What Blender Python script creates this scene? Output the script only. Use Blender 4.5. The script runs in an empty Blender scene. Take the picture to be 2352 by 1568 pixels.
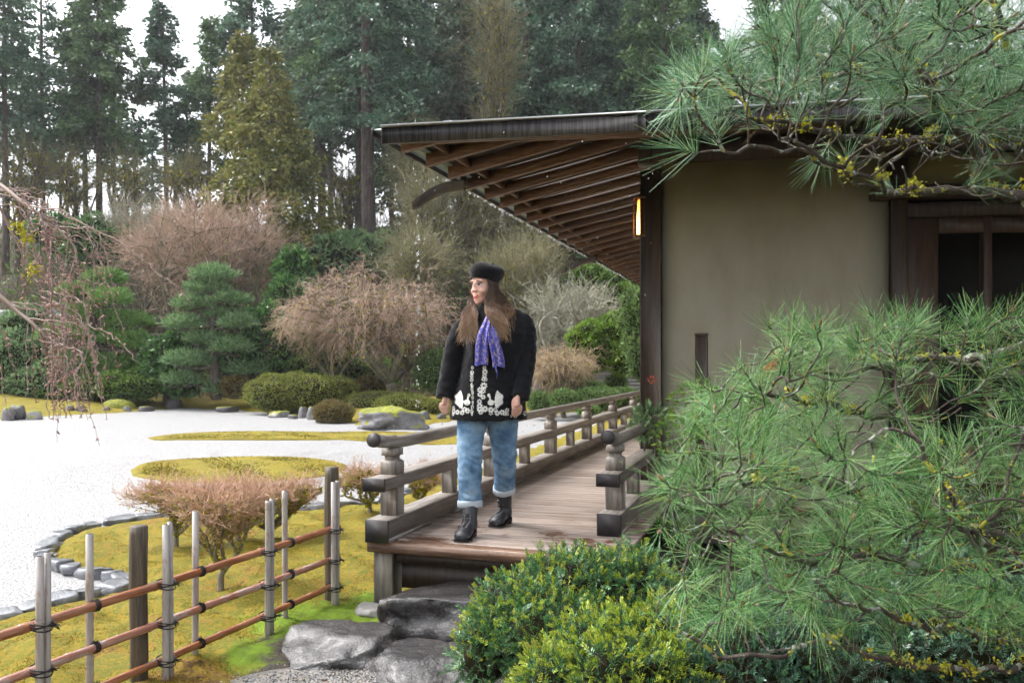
import bpy, bmesh, math, random
import numpy as np
from mathutils import Vector, Matrix, noise, bvhtree

scene = bpy.context.scene
COL = scene.collection
# ---------------------------------------------------------------- camera / light / exposure
F, CX, HY, CZ = 1900.0, 1176.0, 836.0, 1.52      # lens of the photograph in 2352-wide pixels, horizon row, eye height
cam_d = bpy.data.cameras.new("camera")
cam = bpy.data.objects.new("camera", cam_d); COL.objects.link(cam)
cam.location = (0, 0, CZ); cam.rotation_euler = (math.pi/2, 0, 0)
cam_d.sensor_width = 36.0; cam_d.lens = 36.0*F/2352.0
cam_d.shift_y = 52.0/2352.0
cam_d.clip_start = 0.05; cam_d.clip_end = 900
cam_d.dof.use_dof = True; cam_d.dof.focus_distance = 3.9; cam_d.dof.aperture_fstop = 5.6
scene.camera = cam

SUN_EL, SUN_ROT = math.radians(52), math.radians(-72)
w = bpy.data.worlds.new("World"); scene.world = w; w.use_nodes = True
nt = w.node_tree; nt.nodes.clear()
sky = nt.nodes.new("ShaderNodeTexSky"); sky.sky_type = 'NISHITA'; sky.sun_disc = False
sky.sun_elevation = SUN_EL; sky.sun_rotation = SUN_ROT; sky.air_density = 1.0; sky.dust_density = 4.0; sky.ozone_density = 1.0
hs = nt.nodes.new("ShaderNodeHueSaturation"); hs.inputs["Saturation"].default_value = 0.22
bg = nt.nodes.new("ShaderNodeBackground"); bg.inputs["Strength"].default_value = 0.15
wo = nt.nodes.new("ShaderNodeOutputWorld")
nt.links.new(sky.outputs[0], hs.inputs["Color"]); nt.links.new(hs.outputs[0], bg.inputs[0]); nt.links.new(bg.outputs[0], wo.inputs[0])
sl = bpy.data.lights.new("sun", 'SUN'); sl.energy = 0.9; sl.angle = math.radians(25); sl.color = (1, 0.97, 0.93)
sun = bpy.data.objects.new("sun", sl); COL.objects.link(sun)
sd_ = Vector((math.sin(SUN_ROT)*math.cos(SUN_EL), math.cos(SUN_ROT)*math.cos(SUN_EL), math.sin(SUN_EL)))
sun.rotation_euler = sd_.to_track_quat('Z', 'Y').to_euler(); sun.location = (-10, 0, 20)
scene.view_settings.view_transform = 'Standard'; scene.view_settings.look = 'None'
scene.view_settings.gamma = 1.0; scene.view_settings.use_curve_mapping = False
scene.view_settings.exposure = 1.65
scene.render.engine = 'CYCLES'
scene.cycles.max_bounces = 5; scene.cycles.diffuse_bounces = 2; scene.cycles.glossy_bounces = 2
scene.cycles.transmission_bounces = 3; scene.cycles.transparent_max_bounces = 4; scene.cycles.volume_bounces = 0
scene.cycles.use_adaptive_sampling = True; scene.cycles.adaptive_threshold = .035
scene.cycles.caustics_reflective = False; scene.cycles.caustics_refractive = False

def at(px, py, d): return Vector(((px-CX)/F*d, d, CZ-(py-HY)/F*d))
def ax(px, d): return (px-CX)/F*d
def az(py, d): return CZ-(py-HY)/F*d
def gnd(px, py, z=0.0):
    d = (CZ-z)*F/(py-HY); return Vector(((px-CX)/F*d, d, z))

# ---------------------------------------------------------------- objects
def tag(o, label=None, cat=None, group=None, kind=None):
    if label: o["label"] = label
    if cat: o["category"] = cat
    if group: o["group"] = group
    if kind: o["kind"] = kind
    return o
def empty(name, loc=(0, 0, 0), rz=0.0, label=None, cat=None, group=None, kind=None):
    o = bpy.data.objects.new(name, None); COL.objects.link(o); o.empty_display_size = .1
    o.location = loc; o.rotation_euler = (0, 0, rz)
    return tag(o, label, cat, group, kind)
def link(name, me, parent=None, loc=None, rot=None, scale=None):
    o = bpy.data.objects.new(name, me); COL.objects.link(o)
    if parent: o.parent = parent
    if loc is not None: o.location = loc
    if rot is not None: o.rotation_euler = rot
    if scale is not None: o.scale = scale
    return o
class MB:
    """collects vertices, quads and triangles; build() makes ONE mesh object"""
    def __init__(s): s.v = []; s.q = []; s.t = []; s.qm = []; s.tm = []; s.n = 0
    def add(s, V, Q=None, T=None, m=0):
        V = np.asarray(V, float).reshape(-1, 3)
        if Q is not None and len(Q):
            Q = np.asarray(Q, int).reshape(-1, 4); s.q.append(Q+s.n); s.qm.append(np.full(len(Q), m))
        if T is not None and len(T):
            T = np.asarray(T, int).reshape(-1, 3); s.t.append(T+s.n); s.tm.append(np.full(len(T), m))
        s.v.append(V); s.n += len(V); return s
    def box(s, c, size, R=None, m=0, bev=0.0):
        x, y, z = [k/2 for k in size]
        if bev <= 0:
            V = np.array([[a*x, b*y, d*z] for d in (-1, 1) for a, b in ((-1, -1), (1, -1), (1, 1), (-1, 1))])
            Q = [[3, 2, 1, 0], [4, 5, 6, 7], [0, 1, 5, 4], [1, 2, 6, 5], [2, 3, 7, 6], [3, 0, 4, 7]]; T = []
        else:
            V = []; 
            for d in (-1, 1):
                for k, (a, b) in enumerate(((-1, -1), (1, -1), (1, 1), (-1, 1))):
                    V += [[a*(x-bev), b*y, d*(z-bev)], [a*x, b*(y-bev), d*(z-bev)], [a*(x-bev), b*(y-bev), d*z]]
            V = np.array(V)
            def I(d, k, j): return (d*4+k % 4)*3+j
            Q = [[I(0, 3, 2), I(0, 2, 2), I(0, 1, 2), I(0, 0, 2)], [I(1, 0, 2), I(1, 1, 2), I(1, 2, 2), I(1, 3, 2)]]
            # sides
            Q += [[I(0, 0, 0), I(0, 1, 0), I(1, 1, 0), I(1, 0, 0)], [I(0, 1, 1), I(0, 2, 1), I(1, 2, 1), I(1, 1, 1)],
                  [I(0, 2, 0), I(0, 3, 0), I(1, 3, 0), I(1, 2, 0)], [I(0, 3, 1), I(0, 0, 1), I(1, 0, 1), I(1, 3, 1)]]
            for k, (p, q) in enumerate(((1, 0), (0, 1), (1, 0), (0, 1))):   # vertical edges
                Q.append([I(0, k, q), I(0, k, p), I(1, k, p), I(1, k, q)])
            for k, j in ((0, 0), (1, 1), (2, 0), (3, 1)):
                Q.append([I(0, k, 2), I(0, k+1, 2), I(0, k+1, j), I(0, k, j)]); Q.append([I(1, k, j), I(1, k+1, j), I(1, k+1, 2), I(1, k, 2)])
            T = [[I(d, k, 0), I(d, k, 1), I(d, k, 2)] for d in (0, 1) for k in range(4)]
        if R is not None: V = V @ np.array(R).T
        return s.add(V+np.array(c), Q, T, m)
    def tube(s, P, r, n=6, m=0, cap=True, flat=1.0, rng=None):
        P = np.asarray(P, float); k = len(P)
        r = np.broadcast_to(np.asarray(r, float), (k,))
        tg = np.gradient(P, axis=0); tg /= np.linalg.norm(tg, axis=1)[:, None]+1e-9
        up = np.array([0, 0, 1.]) if abs(tg[0, 2]) < .9 else np.array([1., 0, 0])
        a = np.cross(tg, up); a /= np.linalg.norm(a, axis=1)[:, None]+1e-9
        for i in range(1, k):
            if np.dot(a[i], a[i-1]) < 0: a[i] = -a[i]
        b = np.cross(tg, a)
        th = np.arange(n)*2*math.pi/n
        V = P[:, None]+r[:, None, None]*(np.cos(th)[None, :, None]*a[:, None]+flat*np.sin(th)[None, :, None]*b[:, None])
        V = V.reshape(-1, 3)
        i = np.arange(k-1)[:, None]*n; j = np.arange(n)[None]; j2 = (j+1) % n
        Q = np.stack([i+j, i+j2, i+n+j2, i+n+j], -1).reshape(-1, 4)
        T = []
        if cap:
            V = np.vstack([V, P[0], P[-1]]); c0 = k*n
            T = [[c0, (q+1) % n, q] for q in range(n)]+[[c0+1, (k-1)*n+q, (k-1)*n+(q+1) % n] for q in range(n)]
        return s.add(V, Q, T, m)
    def blades(s, P, D, L, W, rng, m=0, up=None, fold=0.0):
        """one four-cornered leaf per row: base P, direction D, length L, width W"""
        n = len(P); D = D/(np.linalg.norm(D, axis=1)[:, None]+1e-9)
        rv = rng.normal(size=(n, 3)) if up is None else up
        S = np.cross(D, rv); S /= np.linalg.norm(S, axis=1)[:, None]+1e-9
        L = np.broadcast_to(L, (n,))[:, None]; W = np.broadcast_to(W, (n,))[:, None]
        mid = P+D*L*.45
        V = np.stack([P, mid+S*W*.5, P+D*L, mid-S*W*.5], 1).reshape(-1, 3)
        return s.add(V, np.arange(4*n).reshape(n, 4), m=m)
    def ribbons(s, P0, P1, P2, W0, W1, rng, seg=3, m=0):
        """thin curved three-sided twigs along quadratic curves"""
        n = len(P0); ts = np.linspace(0, 1, seg+1)
        C = np.stack([(1-t)**2*P0+2*t*(1-t)*P1+t*t*P2 for t in ts], 1)
        D = P2-P0; D /= np.linalg.norm(D, axis=1)[:, None]+1e-9
        a = np.cross(D, rng.normal(size=(n, 3))); a /= np.linalg.norm(a, axis=1)[:, None]+1e-9
        b = np.cross(D, a)
        wd = (np.broadcast_to(W0, (n,))[:, None]*(1-ts)+np.broadcast_to(W1, (n,))[:, None]*ts)[:, :, None]*.5
        offs = [math.cos(q)*a+math.sin(q)*b for q in (0, 2.094, 4.189)]
        V = np.stack([C+wd*o[:, None] for o in offs], 2)          # n,seg+1,3,3
        base = (np.arange(n)*(seg+1)*3)[:, None, None]; i = (np.arange(seg)*3)[None, :, None]; j = np.arange(3)[None, None]; j2 = (j+1) % 3
        Q = np.stack([base+i+j, base+i+j2, base+i+3+j2, base+i+3+j], -1).reshape(-1, 4)
        return s.add(V.reshape(-1, 3), Q, m=m)
    def mesh(s, name, mats, smooth=False):
        me = bpy.data.meshes.new(name)
        V = np.vstack(s.v); me.vertices.add(len(V)); me.vertices.foreach_set("co", V.ravel())
        q = np.vstack(s.q) if s.q else np.zeros((0, 4), int); t = np.vstack(s.t) if s.t else np.zeros((0, 3), int)
        me.loops.add(len(q)*4+len(t)*3); me.loops.foreach_set("vertex_index", np.concatenate([q.ravel(), t.ravel()]).astype(np.int32))
        me.polygons.add(len(q)+len(t))
        ls = np.concatenate([np.arange(len(q))*4, len(q)*4+np.arange(len(t))*3]).astype(np.int32)
        me.polygons.foreach_set("loop_start", ls)
        mi = np.concatenate([np.concatenate(s.qm) if s.qm else [], np.concatenate(s.tm) if s.tm else []]).astype(np.int32)
        for mt in (mats if isinstance(mats, (list, tuple)) else [mats]): me.materials.append(mt)
        me.polygons.foreach_set("material_index", mi)
        if smooth: me.polygons.foreach_set("use_smooth", np.ones(len(mi), bool))
        me.update(calc_edges=True); return me
    def build(s, name, mats, parent=None, smooth=False, loc=None, rot=None):
        return link(name, s.mesh(name, mats, smooth), parent, loc, rot)
def remesh(mb, voxel, mat, smooth=4, disp=None):
    """one continuous skin round the collected closed shapes"""
    me = mb.mesh("tmp", mat); o = link("tmp", me)
    r = o.modifiers.new("r", 'REMESH'); r.mode = 'VOXEL'; r.voxel_size = voxel; r.use_smooth_shade = True
    sm = o.modifiers.new("s", 'SMOOTH'); sm.factor = .5; sm.iterations = smooth
    dg = bpy.context.evaluated_depsgraph_get(); me2 = bpy.data.meshes.new_from_object(o.evaluated_get(dg))
    bpy.data.objects.remove(o); bpy.data.meshes.remove(me)
    if disp:
        n = len(me2.vertices); co = np.empty(n*3); no = np.empty(n*3)
        me2.vertices.foreach_get("co", co); me2.vertices.foreach_get("normal", no)
        co = co.reshape(-1, 3); no = no.reshape(-1, 3)
        co = co+no*np.array([disp(Vector(c)) for c in co])[:, None]
        me2.vertices.foreach_set("co", co.ravel()); me2.update()
    me2.polygons.foreach_set("use_smooth", np.ones(len(me2.polygons), bool))
    me2.materials.clear(); me2.materials.append(mat)
    return me2
def ellipsoid(mb, c, r, R=None, n=16, k=10, m=0):
    th = np.arange(n)*2*math.pi/n; ph = np.linspace(0, math.pi, k+1)[1:-1]
    V = [np.stack([np.sin(p)*np.cos(th), np.sin(p)*np.sin(th), np.full(n, np.cos(p))], 1) for p in ph]
    V = np.vstack(V+[[[0, 0, 1]], [[0, 0, -1]]])*np.array(r)
    if R is not None: V = V @ np.array(R).T
    i = np.arange(k-2)[:, None]*n; j = np.arange(n)[None]; j2 = (j+1) % n
    Q = np.stack([i+j, i+n+j, i+n+j2, i+j2], -1).reshape(-1, 4); a = (k-1)*n
    T = [[a, q, (q+1) % n] for q in range(n)]+[[a+1, (k-2)*n+(q+1) % n, (k-2)*n+q] for q in range(n)]
    mb.add(V+np.array(c), Q, T, m)
def rings(mb, R, n=28, m=0, cap=True):
    """closed loft through (x, y, z, half width, half depth[, squareness]) rings, level ones"""
    V = []
    for rr in R:
        x, y, z, a, b = rr[:5]; e = rr[5] if len(rr) > 5 else 1.0
        th = np.arange(n)*2*math.pi/n; c, s_ = np.cos(th), np.sin(th)
        V.append(np.stack([x+a*np.sign(c)*np.abs(c)**e, y+b*np.sign(s_)*np.abs(s_)**e, np.full(n, z)], 1))
    k = len(V); V = np.vstack(V)
    i = np.arange(k-1)[:, None]*n; j = np.arange(n)[None]; j2 = (j+1) % n
    Q = np.stack([i+j, i+j2, i+n+j2, i+n+j], -1).reshape(-1, 4); T = []
    if R[0][2] > R[-1][2]: Q = Q[:, ::-1]
    if cap:
        V = np.vstack([V, [R[0][:3]], [R[-1][:3]]]); c0 = k*n
        T = [[c0, (q+1) % n, q] for q in range(n)]+[[c0+1, (k-1)*n+q, (k-1)*n+(q+1) % n] for q in range(n)]
        if R[0][2] > R[-1][2]: T = [t[::-1] for t in T]
    mb.add(V, Q, T, m)
def smoothpath(P, k=8):
    """Catmull-Rom through points"""
    P = np.asarray(P, float); out = []
    Q = np.vstack([2*P[0]-P[1], P, 2*P[-1]-P[-2]])
    for i in range(1, len(Q)-2):
        for t in np.arange(k)/k:
            a, b, c, d = Q[i-1:i+3]
            out.append(.5*((2*b)+(c-a)*t+(2*a-5*b+4*c-d)*t*t+(3*b-a-3*c+d)*t**3))
    out.append(P[-1]); return np.array(out)
def rotz(a): return np.array([[math.cos(a), -math.sin(a), 0], [math.sin(a), math.cos(a), 0], [0, 0, 1]])

# ---------------------------------------------------------------- materials
def ramp(nt, fac, cols, lo=.32, hi=.68):
    r = nt.nodes.new("ShaderNodeValToRGB"); e = r.color_ramp.elements
    n = len(cols)
    while len(e) < n: e.new(.5)
    for i, c in enumerate(cols):
        e[i].position = lo+(hi-lo)*i/max(1, n-1); e[i].color = (*c, 1)
    nt.links.new(fac, r.inputs[0]); return r.outputs[0]
def newmat(name):
    m = bpy.data.materials.new(name); m.use_nodes = True; nt = m.node_tree
    b = nt.nodes["Principled BSDF"]; return m, nt, b
def noisetex(nt, vec, scale, detail=5, rough=.6, dist=0.0):
    t = nt.nodes.new("ShaderNodeTexNoise"); t.inputs["Scale"].default_value = scale; t.inputs["Detail"].default_value = detail
    t.inputs["Roughness"].default_value = rough; t.inputs["Distortion"].default_value = dist
    nt.links.new(vec, t.inputs["Vector"]); return t.outputs["Fac"]
def mapping(nt, stretch, coords="Object"):
    tc = nt.nodes.new("ShaderNodeTexCoord"); mp = nt.nodes.new("ShaderNodeMapping"); mp.inputs["Scale"].default_value = stretch
    nt.links.new(tc.outputs[coords], mp.inputs[0]); return mp
def mathn(nt, op, a, b):
    n = nt.nodes.new("ShaderNodeMath"); n.operation = op
    for i, x in enumerate((a, b)):
        if isinstance(x, (int, float)): n.inputs[i].default_value = x
        else: nt.links.new(x, n.inputs[i])
    return n.outputs[0]
def mixc(nt, fac, a, b):
    n = nt.nodes.new("ShaderNodeMix"); n.data_type = 'RGBA'
    for sock, x in ((n.inputs[0], fac), (n.inputs[6], a), (n.inputs[7], b)):
        if isinstance(x, tuple): sock.default_value = (*x, 1) if len(x) == 3 else x
        elif isinstance(x, (int, float)): sock.default_value = x
        else: nt.links.new(x, sock)
    return n.outputs[2]
def bump(nt, b, h, strength, dist):
    n = nt.nodes.new("ShaderNodeBump"); n.inputs["Strength"].default_value = strength; n.inputs["Distance"].default_value = dist
    nt.links.new(h, n.inputs["Height"]); nt.links.new(n.outputs[0], b.inputs["Normal"]); return n
def pmat(name, cols, scale=5, stretch=(1, 1, 1), rough=.6, rough2=None, bmp=0.0, bdist=.01, bscale=None, spec=.5, rnd=0.0, sheen=0.0, metal=0.0, detail=6, dist=0.0, lo=.32, hi=.68):
    m, nt, b = newmat(name); mp = mapping(nt, stretch); vec = mp.outputs[0]
    if rnd > 0:
        oi = nt.nodes.new("ShaderNodeObjectInfo"); cb = nt.nodes.new("ShaderNodeVectorMath"); cb.operation = 'ADD'
        sc = nt.nodes.new("ShaderNodeVectorMath"); sc.operation = 'SCALE'; sc.inputs[0].default_value = (37, 17, 23); nt.links.new(oi.outputs["Random"], sc.inputs["Scale"])
        nt.links.new(vec, cb.inputs[0]); nt.links.new(sc.outputs[0], cb.inputs[1]); vec = cb.outputs[0]
    f = noisetex(nt, vec, scale, detail, .62, dist); col = ramp(nt, f, cols, lo, hi)
    if rnd > 0:
        hv = nt.nodes.new("ShaderNodeHueSaturation"); v = mathn(nt, 'MULTIPLY_ADD', oi.outputs["Random"], 2*rnd)
        v.node.inputs[2].default_value = 1-rnd
        nt.links.new(v, hv.inputs["Value"]); nt.links.new(col, hv.inputs["Color"]); col = hv.outputs[0]
    nt.links.new(col, b.inputs["Base Color"])
    b.inputs["Roughness"].default_value = rough; b.inputs["Specular IOR Level"].default_value = spec; b.inputs["Metallic"].default_value = metal
    if rough2 is not None:
        f2 = noisetex(nt, mapping(nt, (1, 1, 1)).outputs[0], 3.0, 3)
        mr = nt.nodes.new("ShaderNodeMapRange"); mr.inputs[1].default_value = .35; mr.inputs[2].default_value = .65
        mr.inputs[3].default_value = rough; mr.inputs[4].default_value = rough2; nt.links.new(f2, mr.inputs[0]); nt.links.new(mr.outputs[0], b.inputs["Roughness"])
    if sheen: b.inputs["Sheen Weight"].default_value = sheen
    if bmp > 0:
        h = f if bscale is None else noisetex(nt, vec, bscale, detail, .65)
        bump(nt, b, h, bmp, bdist)
    return m
def lmat(name, cols, rough=.45, trans=.25, spec=.5, patch=0.35, pscale=.9, lo=.12, hi=.85):
    """leaf: colour differs from leaf to leaf and, softly, from patch to patch"""
    m, nt, b = newmat(name); g = nt.nodes.new("ShaderNodeNewGeometry"); mp = mapping(nt, (1, 1, 1))
    nz = noisetex(nt, mp.outputs[0], pscale, 2)
    f = mathn(nt, 'ADD', mathn(nt, 'MULTIPLY', g.outputs["Random Per Island"], 1-patch), mathn(nt, 'MULTIPLY', nz, patch))
    col = ramp(nt, f, cols, lo, hi); nt.links.new(col, b.inputs["Base Color"])
    b.inputs["Roughness"].default_value = rough; b.inputs["Specular IOR Level"].default_value = spec
    if trans > 0:
        tr = nt.nodes.new("ShaderNodeBsdfTranslucent"); nt.links.new(col, tr.inputs[0]); mx = nt.nodes.new("ShaderNodeMixShader"); mx.inputs[0].default_value = trans
        out = nt.nodes["Material Output"]; nt.links.new(b.outputs[0], mx.inputs[1]); nt.links.new(tr.outputs[0], mx.inputs[2]); nt.links.new(mx.outputs[0], out.inputs[0])
    return m
def flat(name, c, rough=.5, spec=.5, metal=0.0, emit=None, es=0):
    m, nt, b = newmat(name); b.inputs["Base Color"].default_value = (*c, 1); b.inputs["Roughness"].default_value = rough
    b.inputs["Specular IOR Level"].default_value = spec; b.inputs["Metallic"].default_value = metal
    if emit: b.inputs["Emission Color"].default_value = (*emit, 1); b.inputs["Emission Strength"].default_value = es
    return m
# ================================================================ THE SETTING
U = np.array([.308, .951, 0.]); U /= np.linalg.norm(U)          # along the walkway
V_ = np.array([U[1], -U[0], 0.])                                # across it, to the right
R0 = np.array([-.745, 5.15, 0.])                                # first post of the left railing
GRAVEL_PX = [(-420, 1500), (0, 1424), (66, 1404), (183, 1380), (258, 1362), (284, 1338), (214, 1326), (148, 1312), (104, 1290), (108, 1262), (138, 1238), (186, 1220), (236, 1208), (330, 1196), (450, 1190), (600, 1184), (740, 1170), (860, 1158), (960, 1128),
             (1100, 1075), (1250, 1015), (1350, 978), (1432, 946), (1380, 944), (1300, 950), (1230, 957), (1120, 962), (1040, 968), (960, 980), (850, 981), (790, 972), (740, 965), (690, 958), (640, 952), (560, 944), (500, 940), (430, 937), (380, 938), (330, 945), (250, 950), (150, 954), (60, 960), (0, 964), (-300, 972), (-1100, 1000), (-1600, 1150)]
GP = np.array([[gnd(x, y).x, gnd(x, y).y] for x, y in GRAVEL_PX])
def sdist(X, Y, P=GP):
    X = np.asarray(X, float); Y = np.asarray(Y, float); inside = np.zeros(X.shape, bool); d = np.full(X.shape, 1e9)
    n = len(P)
    for i in range(n):
        x1, y1 = P[i]; x2, y2 = P[(i+1) % n]; dx, dy = x2-x1, y2-y1
        t = np.clip(((X-x1)*dx+(Y-y1)*dy)/(dx*dx+dy*dy+1e-12), 0, 1)
        d = np.minimum(d, np.hypot(X-x1-t*dx, Y-y1-t*dy))
        c = (y1 > Y) != (y2 > Y)
        inside ^= c & (X < (x2-x1)*(Y-y1)/(y2-y1+1e-12)+x1)
    return np.where(inside, -d, d)
def sstep(x, a, b):
    t = np.clip((x-a)/(b-a), 0, 1); return t*t*(3-2*t)
def ground_h(X, Y):
    sd = sdist(X, Y); far = sstep(Y, 12, 17)
    z = -.09+.12*sstep(sd, -.02, .10)
    z = z+far*(.30*sstep(sd, .2, 2.6)+.25*sstep(sd, 2, 5)*(.5+.5*np.sin(X*.7+1)))
    z = z+.05*np.exp(-((X+1.1)**2+(Y-6.0)**2)/1.1)*sstep(sd, 0, .3)
    s = np.clip(Y-31+np.clip((X-6)*.05, -2, 2), 0, 200)
    z = z+np.where(s < 3, .093*s*s, .28+.56*(s-1.5)-.28)*(s < 18)+(s >= 18)*(.56*16.5+.03*(s-18))
    z = z+sstep(Y, 30, 36)*(.35*np.sin(X*.31+Y*.2)+.25*np.sin(X*.73-Y*.4))
    z = z+(1-far)*sstep(sd, .02, .2)*(.012*np.sin(X*9+Y*4)+.01*np.sin(X*5-Y*11)+.008*np.sin(X*17+Y*13))
    return z
def gz(x, y): return float(ground_h(np.array([x]), np.array([y]))[0])
def axis(lo, hi, f0, f1, step, grow=1.13):
    a = list(np.arange(f0, f1, step)); d = step
    while a[-1] < hi: d *= grow; a.append(a[-1]+min(d, 12))
    d = step
    while a[0] > lo: d *= grow; a.insert(0, a[0]-min(d, 12))
    return np.array(a)
xs = axis(-220, 220, -3.2, .6, .04, 1.10); ys = axis(-40, 330, 2.8, 7.6, .04, 1.075)
GX, GY = np.meshgrid(xs, ys); GZ = ground_h(GX, GY)
near = (GY < 9) & (np.abs(GX) < 5)
GZ[near] += np.array([.010*noise.noise((x*14, y*14, 3))+.012*noise.noise((x*5, y*5, 8)) for x, y in zip(GX[near], GY[near])])*sstep(sdist(GX[near], GY[near]), .02, .15)
nx, ny = len(xs), len(ys)
i = np.arange(ny-1)[:, None]*nx; j = np.arange(nx-1)[None]
Qg = np.stack([i+j, i+j+1, i+nx+j+1, i+nx+j], -1).reshape(-1, 4)

# --- moss / earth
MOSS = [(.055, .032, .018), (.16, .085, .025), (.30, .19, .020), (.09, .13, .014), (.33, .215, .020), (.14, .165, .016), (.30, .20, .02), (.17, .09, .028)]
def moss_nodes(nt, vec):
    a = noisetex(nt, vec, 2.3, 8, .72, .6); b_ = noisetex(nt, vec, 45, 4, .7)
    f = mathn(nt, 'ADD', mathn(nt, 'MULTIPLY', a, .72), mathn(nt, 'MULTIPLY', b_, .28))
    return ramp(nt, f, MOSS, .34, .66), f
m_ground, nt, b = newmat("moss_and_earth"); mp = mapping(nt, (1, 1, 1)); vec = mp.outputs[0]
col, f = moss_nodes(nt, vec)
sx = nt.nodes.new("ShaderNodeSeparateXYZ"); nt.links.new(vec, sx.inputs[0])
dark = ramp(nt, noisetex(nt, vec, 3.1, 6), [(.030, .022, .014), (.06, .045, .03), (.05, .06, .02), (.10, .07, .045)])
hillf = nt.nodes.new("ShaderNodeMapRange"); hillf.inputs[1].default_value = 29; hillf.inputs[2].default_value = 33; nt.links.new(sx.outputs[1], hillf.inputs[0])
col = mixc(nt, hillf.outputs[0], col, dark)
# vivid green and bare wet soil beside the stepping stones
vm = nt.nodes.new("ShaderNodeVectorMath"); vm.operation = 'DISTANCE'; nt.links.new(vec, vm.inputs[0]); vm.inputs[1].default_value = (-.95, 4.62, 0)
pd = mathn(nt, 'ADD', vm.outputs["Value"], mathn(nt, 'MULTIPLY', noisetex(nt, vec, 3.4, 5), 1.3))
g1 = nt.nodes.new("ShaderNodeMapRange"); g1.inputs[1].default_value = 1.32; g1.inputs[2].default_value = 1.12; nt.links.new(pd, g1.inputs[0])
col = mixc(nt, g1.outputs[0], col, ramp(nt, noisetex(nt, vec, 14, 5), [(.09, .14, .012), (.15, .24, .014), (.20, .31, .025)]))
vm2 = nt.nodes.new("ShaderNodeVectorMath"); vm2.operation = 'DISTANCE'; nt.links.new(vec, vm2.inputs[0]); vm2.inputs[1].default_value = (-.75, 4.25, 0)
pd2 = mathn(nt, 'ADD', vm2.outputs["Value"], mathn(nt, 'MULTIPLY', noisetex(nt, vec, 5.5, 5), 1.1))
g2 = nt.nodes.new("ShaderNodeMapRange"); g2.inputs[1].default_value = 1.12; g2.inputs[2].default_value = .98; nt.links.new(pd2, g2.inputs[0])
col = mixc(nt, g2.outputs[0], col, ramp(nt, noisetex(nt, vec, 30, 5), [(.035, .03, .025), (.07, .06, .05), (.12, .10, .085)]))
# planting bed of dark earth under the pines and round the pavilion
xe = mathn(nt, 'SUBTRACT', mathn(nt, 'ADD', sx.outputs[0], mathn(nt, 'MULTIPLY', noisetex(nt, vec, 2.5, 4), .5)), mathn(nt, 'MULTIPLY', sx.outputs[1], .26)); ye = nt.nodes.new("ShaderNodeMapRange"); ye.inputs[1].default_value = -1.42; ye.inputs[2].default_value = -1.30; nt.links.new(xe, ye.inputs[0])
yn = nt.nodes.new("ShaderNodeMapRange"); yn.inputs[1].default_value = 20; yn.inputs[2].default_value = 17; nt.links.new(sx.outputs[1], yn.inputs[0])
col = mixc(nt, mathn(nt, 'MULTIPLY', ye.outputs[0], yn.outputs[0]), col, ramp(nt, noisetex(nt, vec, 9, 6), [(.04, .03, .022), (.075, .058, .042), (.11, .09, .065)]))
nt.links.new(col, b.inputs["Base Color"]); b.inputs["Roughness"].default_value = .85; b.inputs["Specular IOR Level"].default_value = .25
bump(nt, b, noisetex(nt, vec, 55, 6, .75), .9, .02)
mb = MB(); mb.add(np.stack([GX.ravel(), GY.ravel(), GZ.ravel()], 1), Qg)
tag(mb.build("ground", m_ground, smooth=True), kind="structure")

# --- raked white gravel
m_gravel, nt, b = newmat("white_gravel"); mp = mapping(nt, (1, 1, 1)); vec = mp.outputs[0]
vo = nt.nodes.new("ShaderNodeTexVoronoi"); vo.inputs["Scale"].default_value = 52; nt.links.new(vec, vo.inputs["Vector"])
pc = ramp(nt, vo.outputs["Color"], [(.10, .10, .105), (.225, .222, .225), (.285, .282, .285), (.335, .332, .33)], 0.05, .8)
pn = noisetex(nt, vec, 22, 4, .7)
col = mixc(nt, .32, pc, ramp(nt, pn, [(.19, .19, .197), (.33, .33, .333), (.37, .368, .366)], .3, .6))
nt.links.new(col, b.inputs["Base Color"]); b.inputs["Roughness"].default_value = .65
bump(nt, b, mathn(nt, 'ADD', mathn(nt, 'MULTIPLY', vo.outputs["Distance"], -1.0), mathn(nt, 'MULTIPLY', pn, .8)), .8, .012)
def island_px(pts): return np.array([[gnd(x, y).x, gnd(x, y).y] for x, y in pts])
ISL_A = island_px([(298, 1082), (330, 1066), (400, 1058), (520, 1052), (640, 1051), (720, 1055), (780, 1064), (800, 1076), (770, 1092), (690, 1104), (560, 1112), (430, 1112), (340, 1102), (305, 1094)])
ISL_B = island_px([(336, 1007), (380, 1000), (460, 995), (560, 992.5), (680, 993), (760, 994.5), (850, 993), (960, 995), (1080, 999), (1110, 1008), (1060, 1022), (960, 1020), (860, 1014), (740, 1011), (620, 1011), (480, 1011.5), (400, 1011.5), (350, 1010)])
def refine(P, k):
    Q = smoothpath(np.vstack([np.c_[P, np.zeros(len(P))], [[*P[0], 0]]]), k)[:-1]; return Q[:, :2]
GPr = GP
gx = axis(-16, 9, -3.6, .5, .05, 1.04); gy = axis(3.2, 34, 3.3, 9, .05, 1.035)
X, Y = np.meshgrid(gx, gy); sd = sdist(X, Y); dA = sdist(X, Y, ISL_A); dB = sdist(X, Y, ISL_B)
Z = np.where((dA > 0) & (dA < 1.3), .024*np.sin(dA*2*math.pi/.24)*sstep(1.3-dA, 0, .4), 0)+np.where((dB > 0) & (dB < .9), .022*np.sin(dB*2*math.pi/.36), 0)
Z = Z*(sd < -.15)
n1, n0 = X.shape; i = np.arange(n1-1)[:, None]*n0; j = np.arange(n0-1)[None]
Q = np.stack([i+j, i+j+1, i+n0+j+1, i+n0+j], -1).reshape(-1, 4)
keep = (sd.ravel()[Q] < .09).any(1)
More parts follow.
